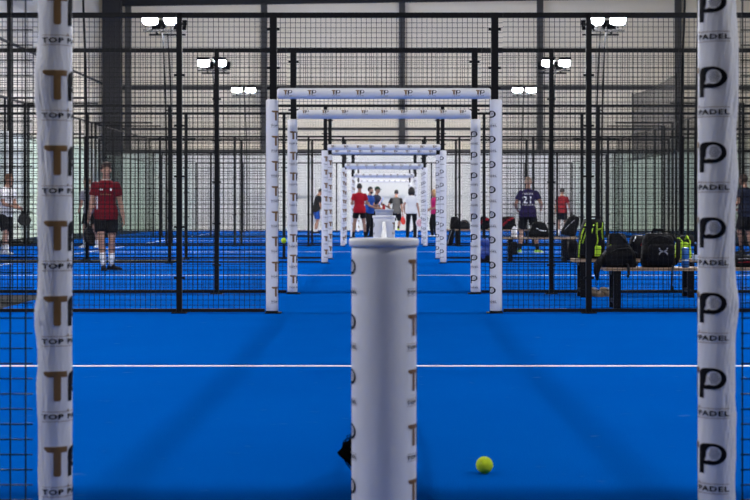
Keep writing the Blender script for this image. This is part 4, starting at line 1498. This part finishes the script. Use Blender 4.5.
hb_ = bag('sports_bag', (gx(617.5, B2), B2 + 0.02, H2), 0.0, 'black sports bag with yellow slanted marks beside the neon racket bag', (0.27, 0.26, 0.29), M['greybag'], seed=17, lump=0.03, taper=0.25, r=0.4)
for dx, wq in ((-0.110, 0.010), (-0.085, 0.010), (-0.055, 0.012), (-0.025, 0.010)):
    MB().tube([(dx, -0.128, 0.135), (dx + 0.020, -0.126, 0.165)], wq, 6, flat=0.3, side=Vector((1, 0, 0))).build('yellow_mark', M['neon'], hb_)
strap(hb_, [(-0.05, -0.05, 0.28), (0.0, -0.12, 0.30), (0.09, -0.13, 0.20), (0.12, -0.14, 0.05)], M['blackbag'], 0.018)
rbg = bag('shoe_bag', (gx(638, B2), B2 + 0.02, H2), 0.0, 'small black bag with red edging behind the black holdall', (0.20, 0.22, 0.27), M['blackbag'], seed=23, lump=0.02, taper=0.2)
strap(rbg, [(0.02, -0.115, 0.15), (0.05, -0.115, 0.21), (0.085, -0.09, 0.265)], M['brightred'], 0.008, 'red_edge')
strap(rbg, [(-0.07, -0.115, 0.20), (-0.05, -0.115, 0.235), (-0.04, -0.10, 0.26)], M['white'], 0.007, 'white_edge')
yb_ = bag('backpack', (gx(682.5, B2), B2 + 0.0, H2), 0.0, 'neon yellow backpack with loose straps, behind the blue can', (0.20, 0.20, 0.20), M['neon'], 'backpack', seed=27, lump=0.03, taper=0.2, r=0.4)
strap(yb_, [(-0.10, -0.06, 0.22), (-0.06, -0.10, 0.245), (-0.02, -0.11, 0.20), (-0.05, -0.11, 0.06)], M['neon'], 0.018)
strap(yb_, [(0.02, -0.05, 0.20), (0.04, -0.08, 0.265), (0.07, -0.10, 0.20), (0.05, -0.11, 0.06)], M['neon'], 0.018)
soft_box(0.16, 0.12, 0.10, seed=3, lump=0.02).build('grey_flap', M['greybag'], yb_, smooth=True, loc=(0.05, 0.0, 0.17))

# pair of beige shoes on the floor
for px_, rz, lb in ((593.5, 0.5, 'left beige trainer of the pair under the second bench'), (607.5, 0.6, 'right beige trainer of the pair, against the bench leg')):
    e = empty('shoe', (gx(px_, 17.95), 17.90, 0.0), rz)
    tag(e, lb, 'shoe', 'beige trainers under the bench')
    sh_ = MB(); rings = []
    for t, w_, h_ in ((-0.125, .022, .070), (-0.115, .036, .100), (-0.07, .040, .105), (-0.02, .042, .095), (0.03, .044, .075), (0.09, .048, .060), (0.14, .044, .050), (0.165, .028, .040)):
        rings.append([(w_ * math.cos(a), -t, 0.02 + (h_ - 0.02) * max(0.0, math.sin(a)) ** 0.8) for a in [2 * PI * q / 14 for q in range(14)]])
    sh_.loft(rings); sh_.build('upper', M['beige'], e, smooth=True)
    s2 = MB(); s2.loft([[(w_, -t, 0), (w_, -t, 0.024), (-w_, -t, 0.024), (-w_, -t, 0)] for t, w_ in ((-0.13, .022), (-0.115, .039), (0.0, .043), (0.09, .050), (0.15, .044), (0.172, .026))])
    s2.build('sole', M['beige'], e)
    lc = MB()
    for q in range(4):
        lc.tube([(-0.022, 0.01 - 0.022 * q, 0.094 - 0.008 * q), (0.0, 0.0 - 0.022 * q, 0.103 - 0.008 * q), (0.022, -0.01 - 0.022 * q, 0.094 - 0.008 * q)], 0.003, 5)
    lc.build('laces', M['white'], e)

# third bench and floor around it
r3 = bag('racket_bag', (gx(539, B3), B3 - 0.02, H3), 0.0, 'flat black racket bag with white flash on the bench below the purple jersey', (0.50, 0.26, 0.30), M['blackbag'], seed=41, lump=0.03, taper=0.45, sag=0.3, r=0.4)
MB().tube([(-0.06, -0.135, 0.17), (0.02, -0.135, 0.13), (0.12, -0.135, 0.12)], 0.02, 8, flat=0.4).build('white_flash', M['white'], r3, smooth=True)
l3 = bag('padded_bag', (gx(567, B3), B3, H3), 0.0, 'black padded racket case leaning upright at the right end of the third bench', (0.32, 0.16, 0.40), M['blackbag'], seed=44, lump=0.015, taper=0.35, lean=0.09, r=0.35)
l3.rotation_euler = (0, R(10), 0)
l3.location.z += 0.03
MB().tube([(-0.08, -0.085, 0.10), (0.0, -0.08, 0.22), (0.09, -0.07, 0.33)], 0.006, 6).build('zip', M['greyprint'], l3)
MB().lathe((0, 0, 0), [(0.05, 0.0), (0.058, 0.02), (0.055, 0.14), (0.035, 0.19), (0.012, 0.215)], 16).build('towel', M['white'], None, smooth=True, loc=(gx(514, B3), B3 - 0.06, H3))
tw = COL.objects['towel']
tag(tw, 'rolled white towel standing at the left end of the third bench', 'towel')
hg = bag('drawstring_bag', (gx(512.5, B3), B3 - 0.25, 0.135), 0.0, 'black drawstring bag hanging below the rolled white towel', (0.17, 0.12, 0.24), M['blackbag'], seed=47, lump=0.03, taper=0.2)
strap(hg, [(-0.03, 0.0, 0.22), (-0.02, 0.05, 0.335), (-0.02, 0.12, 0.34)], M['black'], 0.006, 'cord')
f3 = bag('rucksack', (gx(569, B3 + 0.6), B3 + 0.45, 0.0), 0.2, 'black rucksack on the floor behind the third bench, left of the neon racket bag', (0.34, 0.28, 0.42), M['blackbag'], 'rucksack', seed=51, lump=0.03, taper=0.2)
strap(f3, [(-0.10, -0.15, 0.05), (-0.11, -0.17, 0.2), (-0.08, -0.13, 0.38)], M['greybag'], 0.02)
bb = bag('duffel_bag', (gx(485.5, B3), B3 - 0.3, 0.0), 0.0, 'royal blue bag standing on the blue floor between the two right gate pillars', (0.24, 0.22, 0.44), M['bluebag'], seed=55, lump=0.05, taper=0.15)
soft_box(0.26, 0.24, 0.20, seed=57, lump=0.02).build('black_base', M['blackbag'], bb, smooth=True)
strap(bb, [(-0.06, -0.06, 0.42), (0.0, -0.08, 0.49), (0.06, -0.06, 0.42)], M['black'], 0.012)
# farthest bench
b4 = bag('helmet_bag', (gx(454.5, B4), B4, H4), 0.0, 'rounded black bag at the left end of the farthest bench', (0.28, 0.26, 0.34), M['blackbag'], seed=61, lump=0.02, taper=0.3, r=0.5)
strap(b4, [(-0.08, -0.12, 0.1), (0.0, -0.14, 0.2), (0.08, -0.12, 0.3)], M['greybag'], 0.012)
b5 = bag('holdall', (gx(464.5, B4), B4 - 0.02, H4), 0.0, 'long black holdall with tan trim beside the rounded black bag', (0.30, 0.28, 0.26), M['greybag'], seed=63, lump=0.04, taper=0.2, sag=0.2)
strap(b5, [(-0.10, -0.13, 0.2), (0.0, -0.15, 0.24), (0.06, -0.14, 0.18)], M['wood'], 0.012)
b6 = bag('holdall', (gx(484, B4), B4, H4), 0.0, 'black and red bag seen between the two right gate pillars', (0.34, 0.26, 0.33), M['blackbag'], seed=66, lump=0.04, taper=0.2)
strap(b6, [(-0.12, -0.14, 0.14), (0.0, -0.15, 0.27), (0.12, -0.13, 0.26)], M['brightred'], 0.035)
b7 = bag('holdall', (gx(508, B4), B4, H4), 0.0, 'dark red and black bag right of the largest gateway', (0.46, 0.28, 0.34), M['blackbag'], seed=69, lump=0.05, taper=0.25)
strap(b7, [(-0.16, -0.14, 0.10), (-0.02, -0.16, 0.24), (0.14, -0.13, 0.30)], M['brightred'], 0.03)
strap(b7, [(-0.20, -0.12, 0.20), (-0.05, -0.15, 0.30), (0.10, -0.10, 0.34)], M['darkred'], 0.02, 'trim')
lb_ = bag('padded_bag', (gx(449.5, B4 - 0.5), B4 - 0.42, 0.0), 0.0, 'dark racket case leaning against the farthest bench near its left end', (0.20, 0.12, 0.46), M['blackbag'], seed=72, lump=0.015, taper=0.3, lean=0.09)
MB().tube([(-0.05, -0.065, 0.06), (0.0, -0.06, 0.25), (0.06, -0.055, 0.42)], 0.006, 6).build('zip', M['greyprint'], lb_)
#@@B@@

# ------------------------------------------------------------------ light, camera, view
w = bpy.data.worlds.new('hall_world')
SC.world = w
w.use_nodes = True
w.node_tree.nodes['Background'].inputs['Color'].default_value = (0.5, 0.55, 0.65, 1)
w.node_tree.nodes['Background'].inputs['Strength'].default_value = 0.05

cam = bpy.data.cameras.new('camera')
co = bpy.data.objects.new('camera', cam)
COL.objects.link(co)
co.location = (0, 0, CH)
co.rotation_euler = (PI / 2, 0, 0)
cam.sensor_width = 36
cam.lens = FPX * 36 / 750
cam.shift_x = -(VX - 375) / 750
cam.shift_y = -(250 - VY) / 750
cam.clip_start = 0.1
cam.clip_end = 300
cam.dof.use_dof = True
cam.dof.focus_distance = 11.5
cam.dof.aperture_fstop = 6.3
SC.camera = co
SC.view_settings.view_transform = 'Standard'
SC.view_settings.look = 'None'
SC.view_settings.exposure = 1.12
SC.view_settings.gamma = 1.0
SC.view_settings.use_curve_mapping = False
SC.cycles.transparent_max_bounces = 24
SC.cycles.use_denoising = True
